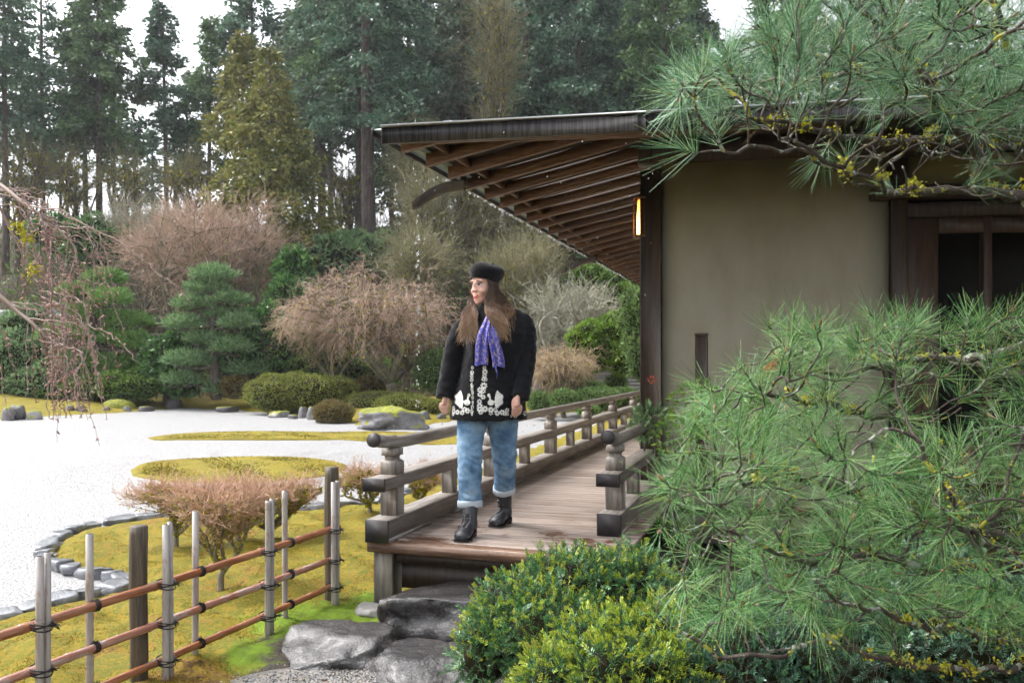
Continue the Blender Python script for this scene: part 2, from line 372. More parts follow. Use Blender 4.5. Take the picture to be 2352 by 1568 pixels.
mb = MB(); mb.add(np.stack([X.ravel(), Y.ravel(), Z.ravel()], 1), Q[keep]); tag(mb.build("gravel_bed", m_gravel, smooth=True), kind="structure")

# --- low moss islands in the gravel
m_island, nt, b = newmat("island_moss"); mp = mapping(nt, (1, 1, 1)); col, f = moss_nodes(nt, mp.outputs[0])
nt.links.new(col, b.inputs["Base Color"]); b.inputs["Roughness"].default_value = .85; b.inputs["Specular IOR Level"].default_value = .25
bump(nt, b, noisetex(nt, mp.outputs[0], 30, 6, .7), .8, .03)
for P in (ISL_A, ISL_B):
    P = refine(P, 6); c = P.mean(0); mb = MB(); k = len(P); VV = []
    for s_, z in ((1.0, -.03), (.99, .02), (.95, .036), (.7, .045), (.4, .052), (.1, .055)):
        q = c+(P-c)*s_; VV.append(np.c_[q, np.full(k, z)+(.012*np.sin(q[:, 0]*6+q[:, 1]*4) if s_ < .95 else 0)])
    a = np.arange(k); a2 = (a+1) % k; Q = np.vstack([np.stack([r*k+a, r*k+a2, (r+1)*k+a2, (r+1)*k+a], 1) for r in range(5)])
    mb.add(np.vstack(VV+[[[*c, .055]]]), Q, [[5*k+q, 5*k+(q+1) % k, 6*k] for q in range(k)])
    rng = np.random.default_rng(4); n = 9000
    sc = np.sqrt(rng.random(n))[:, None]; p = c+(P[rng.integers(0, k, n)]-c)*sc*.97
    mb.blades(np.c_[p, np.interp(sc[:, 0], [0, .7, .93, 1], [.054, .044, .036, .02])-.005], rng.normal(size=(n, 3))*[.9, .9, .3]+[0, 0, .6], rng.uniform(.012, .03, n), .016, rng)
    tag(mb.build("moss_island", m_island, smooth=True), kind="structure")

# --- the gravel path in front of the stones
m_path, nt, b = newmat("path_gravel"); mp = mapping(nt, (1, 1, 1)); vec = mp.outputs[0]
vo = nt.nodes.new("ShaderNodeTexVoronoi"); vo.inputs["Scale"].default_value = 85; nt.links.new(vec, vo.inputs["Vector"])
nt.links.new(ramp(nt, vo.outputs["Color"], [(.06, .06, .062), (.13, .13, .135), (.20, .19, .18), (.30, .25, .19)], .1, .9), b.inputs["Base Color"])
b.inputs["Roughness"].default_value = .45; bump(nt, b, mathn(nt, 'MULTIPLY', vo.outputs["Distance"], -1.0), .8, .012)
PP = [(-1.62, 3.3), (-1.35, 3.86), (-1.2, 4.02), (-1.02, 4.1), (-.85, 4.12), (-.55, 4.2), (.4, 3.9), (1.2, 3.3), (1.2, 2.0), (-1.5, 2.0)]
P = refine(np.array(PP), 5); c = np.array([-.3, 3.2]); k = len(P); rr_ = (0, .25, .5, .75, .9, 1.0)
VV = [[[*c, .058]]]
for r in rr_[1:]:
    q = c+(P-c)*r; VV.append(np.c_[q, np.full(k, .058 if r < .95 else .03)])
a = np.arange(k); a2 = (a+1) % k
Q = np.vstack([np.stack([1+r*k+a, 1+r*k+a2, 1+(r+1)*k+a2, 1+(r+1)*k+a], 1) for r in range(4)])
mb = MB(); mb.add(np.vstack(VV), Q, np.stack([np.zeros(k, int), 1+a, 1+a2], 1)); tag(mb.build("path", m_path, smooth=True), kind="structure")
rng = np.random.default_rng(8); mb = MB(); n = 2600
p = np.c_[rng.uniform(-1.4, .3, n), rng.uniform(3.5, 4.25, n)]; keep = sdist(p[:, 0], p[:, 1], P) < -.02; p = p[keep]
for q in p:
    r = rng.uniform(.003, .008); mb.add(np.array([[1, 0, 0], [-.5, .9, 0], [-.5, -.9, 0], [.1, .1, .9], [0, 0, -.5]])*r*rng.uniform(.7, 1.3, 3)+[q[0], q[1], .06], T=[[0, 1, 3], [1, 2, 3], [2, 0, 3], [0, 4, 1], [1, 4, 2], [2, 4, 0]])
m_peb = lmat("pebble", [(.05, .05, .05), (.14, .14, .145), (.3, .27, .22), (.42, .38, .33)], .4, 0)
tag(mb.build("path_pebbles", m_peb), kind="stuff")

# --- moss and grass blades on the near bank
rng = np.random.default_rng(5); n = 170000
p = np.c_[rng.uniform(-3.6, .3, n), 3.2+6.0*rng.random(n)**1.5]
s_ = sdist(p[:, 0], p[:, 1]); sp = sdist(p[:, 0], p[:, 1], P); rel = p-R0[:2]; vv = rel @ V_[:2]
keep = (s_ > .08) & (sp > .02) & ((vv < -.12) | (p[:, 1] < 5.0)) & ((p[:, 0] < -.55) | (vv < -.2))
p = p[keep]; hz = ground_h(p[:, 0], p[:, 1])
clump = np.array([noise.noise((x*2.2, y*2.2, 1.5)) for x, y in p]); k2 = clump > -.25
p = p[k2]; hz = hz[k2]; n = len(p)
mb = MB(); mb.blades(np.c_[p, hz-.003], rng.normal(size=(n, 3))*[.9, .9, .2]+[0, 0, .7], rng.uniform(.005, .013, n), rng.uniform(.003, .007, n), rng)
m_mossb = lmat("moss_blade", [(.110, .054, .022), (.240, .135, .022), (.380, .243, .020), (.200, .198, .016), (.100, .144, .014), (.330, .225, .020), (.420, .261, .022), (.200, .099, .028)], .7, .2, .2, .72, 2.4, .27, .70)
tag(mb.build("moss_cover", m_mossb), kind="stuff")
# ================================================================ PAVILION
m_redwood = pmat("brown_beam_wood", [(.050, .019, .011), (.10, .040, .022), (.15, .066, .037)], 4, (1.2, 14, 14), .55, bmp=.25, rnd=.18)
m_darkwood = pmat("dark_post_wood", [(.026, .016, .011), (.050, .031, .020), (.075, .048, .032)], 4, (10, 10, .7), .5, bmp=.25)
m_plaster = pmat("beige_plaster", [(.275, .248, .185), (.31, .283, .215), (.335, .308, .24)], 2.6, (1.6, 1.6, .7), .9, bmp=.3, bscale=70, bdist=.004, spec=.2, detail=9)
m_fascia, nt, b = newmat("streaked_copper_fascia"); mp = mapping(nt, (1, 1, 1))
wv = noisetex(nt, mapping(nt, (34, 34, 1.2)).outputs[0], 1.0, 3, .5); st = noisetex(nt, mapping(nt, (60, 60, 3.0)).outputs[0], 1.0, 2, .5, .4)
f = mathn(nt, 'MULTIPLY', mathn(nt, 'GREATER_THAN', st, .50), mathn(nt, 'GREATER_THAN', wv, .40))
nt.links.new(mixc(nt, f, ramp(nt, wv, [(.024, .020, .023), (.044, .037, .041)]), (.004, .0035, .004)), b.inputs["Base Color"]); b.inputs["Roughness"].default_value = .42; b.inputs["Metallic"].default_value = .15
m_cap = flat("grey_metal_edge", (.45, .46, .48), .3, .6, .6)
m_flash = pmat("pale_metal_flashing", [(.20, .24, .23), (.30, .34, .33)], 4, (1, 1, 1), .35, metal=.4)
m_roof = flat("dark_roof_board", (.03, .02, .017), .8)
m_spout = pmat("grey_spout_metal", [(.055, .05, .06), (.095, .088, .10)], 9, (1, 1, 1), .4, metal=.25)

C0 = np.array([-.82, 5.44, 0.]); VB = np.array([.984, -.179, 0.]); VB /= np.linalg.norm(VB)
def SW(s, w, z=0.0): return C0+s*U+w*VB+np.array([0, 0, z])
pav = empty("pavilion", tuple(SW(1.63, 1.47, .45)), 0, "dark timber pavilion with beige plaster wall and deep rafter eaves behind the pines", "pavilion")
PVI = np.array(pav.location)
def part(name, mb, mats, smooth=False, parent=None):
    o = mb.build(name, mats, None, smooth); o.parent = parent or pav
    o.matrix_parent_inverse = Matrix.Translation(-Vector(PVI)); return o
PITCH, ZE = .24, 2.965
def rz_(s, w): return ZE+PITCH*min(s, w, 2.6)
# roof boarding: two planes meeting on the hip
mb = MB(); grid_s = [0, .65, 1.3, 1.95, 2.6]+[2.6+1.24*q for q in range(1, 11)]; grid_w = [0, .65, 1.3, 1.95, 2.6]+[2.6+1.2*q for q in range(1, 5)]
VV = []; 
for up in (0, .035):
    for s in grid_s:
        for w_ in grid_w: VV.append(SW(s, w_, rz_(s, w_)+.092+up))
n = len(grid_w); NL = n*len(grid_s); Q = []; T = []
for a in range(len(grid_s)-1):
    for c in range(n-1):
        for l in (0, NL):
            q = [l+a*n+c, l+a*n+c+1, l+(a+1)*n+c+1, l+(a+1)*n+c]
            T += [[q[0], q[1], q[2]], [q[0], q[2], q[3]]]
Q += [[a, a+1, a+NL+1, a+NL] for a in range(n-1)]+[[a*n, (a+1)*n, (a+1)*n+NL, a*n+NL] for a in range(len(grid_s)-1)]
mb.add(np.array(VV), Q, T); part("roof", mb, m_roof)
# front fascia with its metal cap, in lengths
Rv = np.array([VB, np.cross([0, 0, 1], VB), [0, 0, 1]]).T
Ru = np.array([U, np.cross([0, 0, 1], U), [0, 0, 1]]).T
L0 = 0.0
for L in (1.72, 1.9, 1.9, 1.88):
    mb = MB(); mb.box(SW(-.02, L0+L/2-.03, 3.012), (L-.004, .03, .105), Rv, 0, .004); part("fascia_board", mb, m_fascia)
    mb = MB(); mb.box(SW(-.03, L0+L/2-.03, 3.072), (L-.004, .06, .012), Rv, 0, .003); part("metal_cap", mb, m_cap)
    mb = MB(); mb.box(SW(-.04, L0+L-.06, 3.016), (.055, .012, .11), Rv, 0, .003); part("cap_clip", mb, m_fascia); L0 += L
mb = MB(); mb.box(SW(-.005, .42, 3.081), (.06, .07, .012), Rv, 0, .003); part("cap_clip", mb, m_cap)
# eave edge: flashing and gutter lip
mb = MB(); mb.box(SW(7.3, -.03, 3.064), (14.6, .14, .012), Ru); part("eave_flashing", mb, m_flash)
mb = MB(); mb.box(SW(7.3, -.105, 3.05), (14.6, .012, .05), Ru, 0, .003); part("gutter_lip", mb, m_fascia)
# rafters, each bent where it passes the hip
for k in range(34):
    s = .23+.42*k; mb = MB(); P = []; wmax = 2.9 if k < 4 else 2.6
    ws = sorted({0.0, min(s, 2.6)*.75, min(s, 2.6), min(s, 2.6)+.22, wmax}); ws = [x for x in ws if x <= wmax+.23]
    V = []
    for w_ in ws:
        sm = PITCH*(min(s, w_) if abs(min(s, 2.6)-w_) > .2 else min(s, w_)-.012)
        for du, dz in ((-.0275, 0), (.0275, 0), (.0275, .09), (-.0275, .09)): V.append(SW(s+du, w_, ZE+sm+dz))
    n = len(ws); Q = [[4*i_+j_, 4*i_+(j_+1) % 4, 4*i_+4+(j_+1) % 4, 4*i_+4+j_] for i_ in range(n-1) for j_ in range(4)]+[[3, 2, 1, 0], [4*n-4, 4*n-3, 4*n-2, 4*n-1]]
    mb.add(np.array(V), Q); part("rafter", mb, m_redwood)
    if k < 33:
        mb = MB(); mb.box(SW(s+.21, .17, ZE+PITCH*.17+.062), (.36, .03, .055), Ru); part("blocking", mb, m_redwood)
mb = MB(); a, c = SW(.1, .1, 2.97), SW(2.5, 2.5, 3.44); d = c-a
pass
# purlin over the corner post, wall plate
mb = MB(); mb.box(SW(8.15, 1.52, ZE+.24*1.5-.06), (13, .1, .15), Ru, 0, .004); part("wall_plate", mb, m_darkwood)
# corner post, plaster wall, rails
pc_ = SW(1.63, 1.47); ph = 2.93
mb = MB(); mb.box(pc_+[0, 0, .15+ph/2], (.172, .172, ph), Rv, 0, .006); part("corner_post", mb, m_darkwood)
def onwall(w_, back=.0): return pc_+VB*w_-np.cross([0, 0, 1], VB)*(-back)
WN = np.cross([0, 0, 1], VB)                       # points away from the camera
mb = MB(); mb.box(pc_+VB*(.09+.86)+WN*.03+[0, 0, 1.62], (1.72, .12, 3.06), Rv); o = part("plaster_wall", mb, m_plaster)
bm = bmesh.new(); bm.from_mesh(o.data); bmesh.ops.subdivide_edges(bm, edges=bm.edges[:], cuts=6, use_grid_fill=True); bm.to_mesh(o.data); bm.free()
mb = MB(); mb.box(pc_+VB*3.0+WN*(-.005)+[0, 0, 3.23], (6.2, .16, .19), Rv, 0, .005); part("top_beam", mb, m_darkwood)
mb = MB(); mb.box(pc_+U*6.0+VB*.03+[0, 0, 1.62], (11.8, .1, 3.06), Ru); part("plaster_wall", mb, m_plaster)
# door bay right of the wall
X0 = 1.815
mb = MB(); mb.box(pc_+VB*(X0+.06)+WN*(-.02)+[0, 0, 1.6], (.12, .14, 3.0), Rv, 0, .005); part("door_post", mb, m_darkwood)
mb = MB(); mb.box(pc_+VB*(X0+1.6)+WN*(-.07)+[0, 0, 2.82], (3.5, .22, .09), Rv, 0, .006); part("door_hood", mb, m_darkwood)
mb = MB(); mb.box(pc_+VB*(X0+1.75)+WN*.02+[0, 0, 2.70], (3.25, .1, .11), Rv, 0, .004); part("lintel", mb, m_darkwood)
mb = MB(); mb.box(pc_+VB*(X0+1.75)+WN*.02+[0, 0, 2.99], (3.25, .06, .25), Rv); part("plaster_wall", mb, m_plaster)
mb = MB(); mb.box(pc_+VB*(X0+1.75)+WN*.02+[0, 0, .46], (3.25, .16, .1), Rv, 0, .004); part("sill", mb, m_redwood)
m_glass, nt, b = newmat("dark_door_glass"); b.inputs["Base Color"].default_value = (.085, .105, .10, 1); b.inputs["Roughness"].default_value = .06; b.inputs["Specular IOR Level"].default_value = .6  # even base colour lifted to stand in for reflections in the panes
mpv = mapping(nt, (1, 1, 1)); bump(nt, b, noisetex(nt, mpv.outputs[0], 3, 3), .05, .02)
m_door = pmat("brown_door_wood", [(.035, .018, .011), (.06, .033, .02), (.08, .045, .028)], 4, (9, 9, .8), .5, bmp=.15)
for k, (x, off) in enumerate(((X0+.44, .0), (X0+.93, .035), (X0+1.48, .0), (X0+2.2, .035), (X0+2.9, 0))):
    wd = (.60, .52, .60, .76, .7)[k]; c = pc_+VB*x+WN*(.02+off); zc, h = 1.57, 2.14
    mb = MB()
    sl_ = .22 if k == 0 else .06
    mb.box(c+VB*(-wd/2+sl_/2)+[0, 0, zc], (sl_, .035, h), Rv, 0, .003); mb.box(c+VB*(wd/2-.03)+[0, 0, zc], (.06, .035, h), Rv, 0, .003)
    mb.box(c+VB*(sl_/2-.03)+[0, 0, zc+h/2-.06], (wd-sl_-.062, .035, .12), Rv, 0, .003); mb.box(c+VB*(sl_/2-.03)+[0, 0, zc-h/2+.2], (wd-sl_-.062, .035, .4), Rv, 0, .003)
    dr = part("sliding_door", mb, m_door)
    mb = MB(); mb.box(c+VB*(sl_/2-.03)+[0, 0, zc+.14], (wd-sl_-.06, .008, h-.52), Rv); part("glass_pane", mb, m_glass, parent=dr)
mb = MB(); mb.box(pc_+VB*(X0+2.2)+WN*.8+[0, 0, 1.6], (5, .03, 3), Rv); part("inner_wall", mb, flat("dim_interior", (.02, .018, .016), .9))  # near-black colour paints the dimness of the room onto this wall
mb = MB(); mb.box(pc_+VB*2.4+WN*.4+[0, 0, .36], (5.2, .9, .06), Rv); part("veranda_floor", mb, m_darkwood)

# small dark post standing before the wall
pst = at(1611, 835, 5.9); mb = MB(); mb.box((0, 0, .57), (.088, .088, 1.14), Rv, 0, .005); mb.box((0, 0, 1.15), (.096, .096, .02), Rv, 0, .004)
tag(mb.build("wooden_post", m_darkwood, loc=(pst.x, pst.y, .58)), "short dark square post standing in front of the beige wall", "post")
# lantern on the corner post
ml = at(1467.5, 500, 6.72); lan = empty("wall_lantern", (ml.x, ml.y, ml.z), 0, "slim lit paper lantern glowing amber on the dark corner post", "lantern")
m_glow, nt, b = newmat("lit_paper"); b.inputs["Base Color"].default_value = (.8, .5, .2, 1)
tc = nt.nodes.new("ShaderNodeTexCoord"); sx = nt.nodes.new("ShaderNodeSeparateXYZ"); nt.links.new(tc.outputs["Object"], sx.inputs[0])
mr = nt.nodes.new("ShaderNodeMapRange"); mr.inputs[1].default_value = .16; mr.inputs[2].default_value = -.05; mr.inputs[3].default_value = .5; mr.inputs[4].default_value = 4.0; nt.links.new(sx.outputs[2], mr.inputs[0])
nt.links.new(ramp(nt, mathn(nt, 'MULTIPLY', mr.outputs[0], .25), [(1, .28, .03), (1, .45, .06), (1, .62, .14)], 0, 1), b.inputs["Emission Color"]); nt.links.new(mr.outputs[0], b.inputs["Emission Strength"])
mb = MB(); mb.add(*(lambda W, D: (np.array([[a*W*(1 if c < 0 else .4), b_*D*(1 if c < 0 else .5), c*.142] for c in (-1, 1) for a, b_ in ((-1, -1), (1, -1), (1, 1), (-1, 1))]), [[3, 2, 1, 0], [4, 5, 6, 7], [0, 1, 5, 4], [1, 2, 6, 5], [2, 3, 7, 6], [3, 0, 4, 7]]))(.016, .05)); mb.build("paper_shade", m_glow, lan)
mb = MB(); mb.box((0, .0, .155), (.085, .15, .018), None, 0, .003); mb.box((0, 0, -.155), (.085, .15, .018), None, 0, .003)
for a in (-1,):
    for b_ in (-1, 1): mb.box((a*.034, b_*.066, 0), (.01, .01, .29))
mb.box((.036, 0, 0), (.012, .14, .29)); mb.build("frame", m_redwood, lan)
# gutter spouts on the eave, water running off them
def spout(px0, py0, px1, py1, d, label):
    a, c = np.array(at(px0, py0, d)), np.array(at(px1, py1, d+.05)); dv = c-a; rt = empty("gutter_spout", tuple(a), 0, label, "gutter spout", "gutter spouts on the eave")
    k = np.linspace(0, 1, 12); P = dv*k[:, None]+np.array([0, 0, 1.])*(.10*np.sin(k*math.pi)*np.linalg.norm(dv))[:, None]
    mb = MB(); th = np.linspace(math.pi, 2*math.pi, 9); r = np.where(k < .9, .074, .074-.02*(k-.9)*10)
    side = np.cross(dv, [0, 0, 1]); side /= np.linalg.norm(side)
    for sgn in (0, .006):
        V = P[:, None]+(r-sgn)[:, None, None]*(np.cos(th)[None, :, None]*side+np.sin(th)[None, :, None]*np.array([0, 0, 1.]))
        n = 9; i = np.arange(11)[:, None]*n; j = np.arange(8)[None]; mb.add(V.reshape(-1, 3), np.stack([i+j, i+j+1, i+n+j+1, i+n+j], -1).reshape(-1, 4))
    V = P[:, None]+np.array([-1, 1])[None, :, None]*(r-.003)[:, None, None]*side; i = np.arange(11)*2; mb.add(V.reshape(-1, 3)+[0, 0, .004], np.stack([i, i+1, i+3, i+2], 1))
    mb.build("trough", m_spout, rt, True)
    mb = MB(); mb.box(dv*.02, (.05, .12, .07)); mb.build("bracket", m_darkwood, rt)
    return c
tipA = spout(1068, 418, 950, 468, 6.75, "grey curved gutter spout nearest the roof corner")
tipB = spout(1368, 592, 1310, 612, 11.2, "grey curved gutter spout farther along the eave")
m_water, nt, b = newmat("rain_water"); b.inputs["Transmission Weight"].default_value = 1; b.inputs["IOR"].default_value = 1.33; b.inputs["Roughness"].default_value = .0
b.inputs["Base Color"].default_value = (1, 1, 1, 1)
rng = np.random.default_rng(3); mb = MB()
def drop(p, r, st=1.6): ellipsoid(mb, p, (r, r, r*st), n=6, k=5)
z = tipA[2]-.06
while z > 1.2:
    z -= rng.uniform(.015, .08)*(1+.5*(2.8-z)); 
    for q in range(rng.integers(1, 3)): drop((tipA[0]+.03+rng.normal(0, .010), tipA[1]+rng.normal(0, .01), z+rng.uniform(-.02, .02)), rng.uniform(.004, .009))
z = tipB[2]-.05
while z > 2.0: z -= rng.uniform(.02, .07); drop((tipB[0]+rng.normal(0, .012), tipB[1], z), rng.uniform(.005, .010))
for s in np.arange(1.3, 10, .035): 
    if rng.random() < .72: q = SW(s+rng.uniform(-.02, .02), -.115); drop((q[0], q[1], 3.02+rng.uniform(-.015, .004)), rng.uniform(.004, .010), 1.2)
for k in range(170):
    q = SW(rng.uniform(0, 6), -.12-rng.random()*.05); drop((q[0], q[1], rng.uniform(.8, 3.0)), rng.uniform(.0025, .005), 1.8)
for k in range(60):
    q = at(rng.uniform(880, 1500), rng.uniform(150, 800), rng.uniform(3.4, 4.6)); px_ = CX+q[0]/q[1]*F; py_ = HY-(q[2]-CZ)/q[1]*F
    if not (1040 < px_ < 1190 and 590 < py_ < 730): drop(q, rng.uniform(.0018, .003), 2)
tag(mb.build("rain_drops", m_water, smooth=True), kind="stuff")

# ================================================================ WALKWAY
m_deck, nt, b = newmat("wet_grey_deck_plank"); oi = nt.nodes.new("ShaderNodeObjectInfo"); mp = mapping(nt, (1.0, 16, 16)); cb = nt.nodes.new("ShaderNodeVectorMath"); cb.operation = 'ADD'
sc = nt.nodes.new("ShaderNodeVectorMath"); sc.operation = 'SCALE'; sc.inputs[0].default_value = (37, 17, 23); nt.links.new(oi.outputs["Random"], sc.inputs["Scale"]); nt.links.new(mp.outputs[0], cb.inputs[0]); nt.links.new(sc.outputs[0], cb.inputs[1])
f = noisetex(nt, cb.outputs[0], 2.2, 7, .65); col = ramp(nt, f, [(.21, .155, .125), (.36, .29, .25), (.47, .40, .355)], .3, .7)
hv = nt.nodes.new("ShaderNodeHueSaturation"); v = mathn(nt, 'MULTIPLY_ADD', oi.outputs["Random"], .35); v.node.inputs[2].default_value = .80; nt.links.new(v, hv.inputs["Value"]); nt.links.new(col, hv.inputs["Color"])
geo = nt.nodes.new("ShaderNodeNewGeometry")
wet = noisetex(nt, geo.outputs["Position"], 3.2, 5, .6)
wf = nt.nodes.new("ShaderNodeMapRange"); wf.inputs[1].default_value = .52; wf.inputs[2].default_value = .62; nt.links.new(wet, wf.inputs[0])
sy = nt.nodes.new("ShaderNodeSeparateXYZ"); nt.links.new(geo.outputs["Position"], sy.inputs[0]); nf = nt.nodes.new("ShaderNodeMapRange"); nf.inputs[1].default_value = 5.9; nf.inputs[2].default_value = 5.0; nt.links.new(sy.outputs[1], nf.inputs[0])
wfn = mathn(nt, 'MULTIPLY', wf.outputs[0], mathn(nt, 'ADD', mathn(nt, 'MULTIPLY', nf.outputs[0], .75), .2))
nt.links.new(mixc(nt, wfn, hv.outputs[0], (.14, .062, .032)), b.inputs["Base Color"])
nt.links.new(mathn(nt, 'SUBTRACT', .42, mathn(nt, 'MULTIPLY', wfn, .3)), b.inputs["Roughness"]); bump(nt, b, f, .25, .004)
m_rail = pmat("weathered_grey_timber", [(.13, .105, .088), (.235, .205, .18), (.34, .31, .28)], 3, (1.1, 13, 13), .5, .36, bmp=.3, bdist=.004, rnd=.12)
m_railv = pmat("weathered_post_timber", [(.13, .105, .088), (.23, .20, .175), (.33, .30, .27)], 3, (13, 13, 1.1), .5, bmp=.3, bdist=.004, rnd=.12)
m_endcap = pmat("dark_painted_end_grain", [(.018, .014, .016), (.032, .026, .028)], 8, (1, 1, 1), .5)
DZ = .45
way = empty("wooden_walkway", tuple(R0+[0, 0, DZ]), math.atan2(U[1], U[0]), "weathered grey plank walkway with low log handrails leading to the pavilion", "walkway")
# local frame of the walkway: x along, y to the LEFT of travel (=-V_), z up from the deck
def wp(name, mb, mats, smooth=False, loc=None, rot=None): return mb.build(name, mats, way, smooth, loc, rot)
pl = MB(); pl.box((0, 0, 0), (1.62, .099, .036), None, 0, .004); pme = pl.mesh("plank", m_deck)
rng = np.random.default_rng(9)
for k in range(130):
    x = -.03+.105*k
    y = -.66 if x < .5 or True else 0
    link("plank", pme, way, (x, y, -.018+rng.uniform(-.0015, .0015)), (0, 0, math.pi/2+rng.uniform(-.002, .002)))
mb = MB(); mb.box((-.125, -.71, -.034), (.085, 1.60, .068), None, 0, .006); o = wp("front_board", mb, pmat("front_board_wood", [(.10, .05, .03), (.19, .11, .07), (.30, .21, .15)], 3, (13, 1.0, 13), .28, .15, bmp=.25, bdist=.004))
mb = MB(); mb.box((-.03, -.68, -.107), (.09, 1.5, .07), None, 0, .004); wp("cross_beam", mb, m_darkwood)
mb = MB(); mb.box((.03, -.68, -.23), (.05, 1.5, .17), None, 0, .004); wp("riser_board", mb, m_darkwood)
mb = MB(); mb.box((6.7, .0, -.11), (13.2, .1, .14)); wp("joist", mb, m_darkwood); mb = MB(); mb.box((6.7, -1.3, -.11), (13.2, .1, .14)); wp("joist", mb, m_darkwood)
def railing(y, x0, x1, posts, struts, side):
    # bottom beam in lengths with drain notches, mid beam, log handrail
    L = x1-x0; xx = x0-.2; mb = MB()
    V = [(xx, .016)]
    mb.box(((x0-.2+x1)/2, y, .082), (L+.2, .15, .112), None, 0, .006)
    q = x0-.2; segs = []
    c = x0+.75
    mb.box(((x0-.2+c-.3)/2, y, .013), (c-.3-(x0-.2)-.002, .148, .026))
    while c+.9 < x1:
        mb.box((c+.45+.0, y, .013), (.6, .148, .026)); c += 1.15
    wp("bottom_beam", mb, m_rail)
    mb = MB(); mb.box((x0-.207, y, .069), (.014, .156, .138), None, 0, .004); wp("end_cap", mb, m_endcap)
    mb = MB(); mb.box(((x0-.24+x1)/2, y, .352), (L+.24, .125, .075), None, 0, .006); wp("middle_beam", mb, m_rail)
    mb = MB(); mb.box((x0-.247, y, .352), (.014, .15, .08), None, 0, .004); wp("end_cap", mb, m_endcap)
    k = np.linspace(0, 1, 40); P = np.stack([x0-.24+k*(L+.24), np.full(40, y), .582+.035*np.clip(1-k*(L+.24)/.5, 0, 1)**2], 1)
    k2 = np.r_[np.linspace(0, .06, 8), k[3:]]; P = np.stack([x0-.24+k2*(L+.24), np.full(len(k2), y), .578+.04*np.clip(1-k2*(L+.24)/.45, 0, 1)**2], 1)
    mb = MB(); mb.tube(P, .040, 16); wp("handrail", mb, m_rail, True)
    mb = MB(); mb.tube(np.array([[x0-.256, y, .62], [x0-.238, y, .617]]), .0435, 20); wp("end_cap", mb, m_endcap)
    mb = MB(); mb.box((x0-.02, y, .6235), (.09, .035, .007), None, 0, .002); wp("rail_clip", mb, m_spout)
    for p in posts:
        mb = MB(); mb.box((p, y, .226), (.112, .112, .176), None, 0, .004); wp("post", mb, m_railv)
        mb = MB(); h = .055
        zz = [(.39, h), (.464, h), (.476, .044), (.481, .035), (.503, .035), (.506, .050), (.548, .050)]
        V = np.vstack([[[p-a, y-a, z], [p+a, y-a, z], [p+a, y+a, z], [p-a, y+a, z]] for z, a in zz]); n = len(zz)
        mb.add(V, [[4*i_+j_, 4*i_+(j_+1) % 4, 4*i_+4+(j_+1) % 4, 4*i_+4+j_] for i_ in range(n-1) for j_ in range(4)]+[[3, 2, 1, 0], [4*n-4, 4*n-3, 4*n-2, 4*n-1]]); wp("post_head", mb, m_railv)
    for p in struts: mb = MB(); mb.box((p, y, .226), (.095, .085, .176), None, 0, .004); wp("strut", mb, m_railv)
ps = [0, 1.87, 3.74, 5.45, 7.15, 8.9, 10.6, 12.3]
railing(0.0, 0.0, 13.0, ps, [(a+c)/2 for a, c in zip(ps, ps[1:])], 1)
railing(-1.285, .62, 1.98, [.62], [1.3], -1)
mb = MB(); mb.box((.05, -1.285, -.05), (.12, .2, .1)); wp("block", mb, m_railv)
# legs under the deck
for x, y in ((-.06, .0), (-.06, -1.35), (2.2, 0), (4.4, 0), (6.6, 0), (8.8, 0), (11, 0)):
    mb = MB(); mb.box((x, y-.0, -.215), (.13, .13, .365), None, 0, .005); wp("support_post", mb, m_railv)
# ================================================================ BAMBOO FENCE
def bamboo_mat(name, cols, patch, pcol):
    m, nt, b = newmat(name); mp = mapping(nt, (1, 1, 1)); oi = nt.nodes.new("ShaderNodeObjectInfo")
    f = noisetex(nt, mapping(nt, (60, 60, 5)).outputs[0], 1.0, 5); f2 = noisetex(nt, mapping(nt, (22, 22, 6)).outputs[0], 1.0, 4, .6)
    pf = nt.nodes.new("ShaderNodeMapRange"); pf.inputs[1].default_value = patch; pf.inputs[2].default_value = patch+.1; nt.links.new(f2, pf.inputs[0])
    nt.links.new(mixc(nt, pf.outputs[0], ramp(nt, f, cols), pcol), b.inputs["Base Color"]); b.inputs["Roughness"].default_value = .26; b.inputs["Coat Weight"].default_value = .3
    bump(nt, b, f, .1, .003); return m
m_bgrey = bamboo_mat("grey_bamboo", [(.27, .235, .215), (.36, .325, .305), (.43, .395, .375)], .57, (.25, .15, .12))
m_bred = bamboo_mat("wet_russet_bamboo", [(.17, .055, .022), (.27, .095, .038), (.38, .18, .085)], .60, (.36, .25, .21))
m_bred2 = bamboo_mat("faded_russet_bamboo", [(.24, .085, .05), (.33, .14, .09), (.42, .25, .19)], .52, (.40, .32, .29))
m_rope = pmat("dark_rope", [(.008, .006, .007), (.025, .02, .02)], 60, (1, 1, 1), .7, bmp=.6)
m_fpost = pmat("weathered_fence_post", [(.028, .020, .013), (.075, .057, .040), (.13, .105, .078)], 4, (16, 16, 1.0), .6, bmp=.5, bdist=.006)
Fdir = np.array([.4472, .8944, 0]); Fn = np.array([.8944, -.4472, 0])       # along, and towards the camera side
FH = np.array([-1.102, 5.12, 0.])
def fp(Y): return FH+Fdir*((Y-5.12)/Fdir[1])
fen = empty("bamboo_fence", tuple(fp(3.97)), 0, "open bamboo rail fence tied with dark rope beside the mossy garden bank", "fence")
FL = np.array(fen.location)
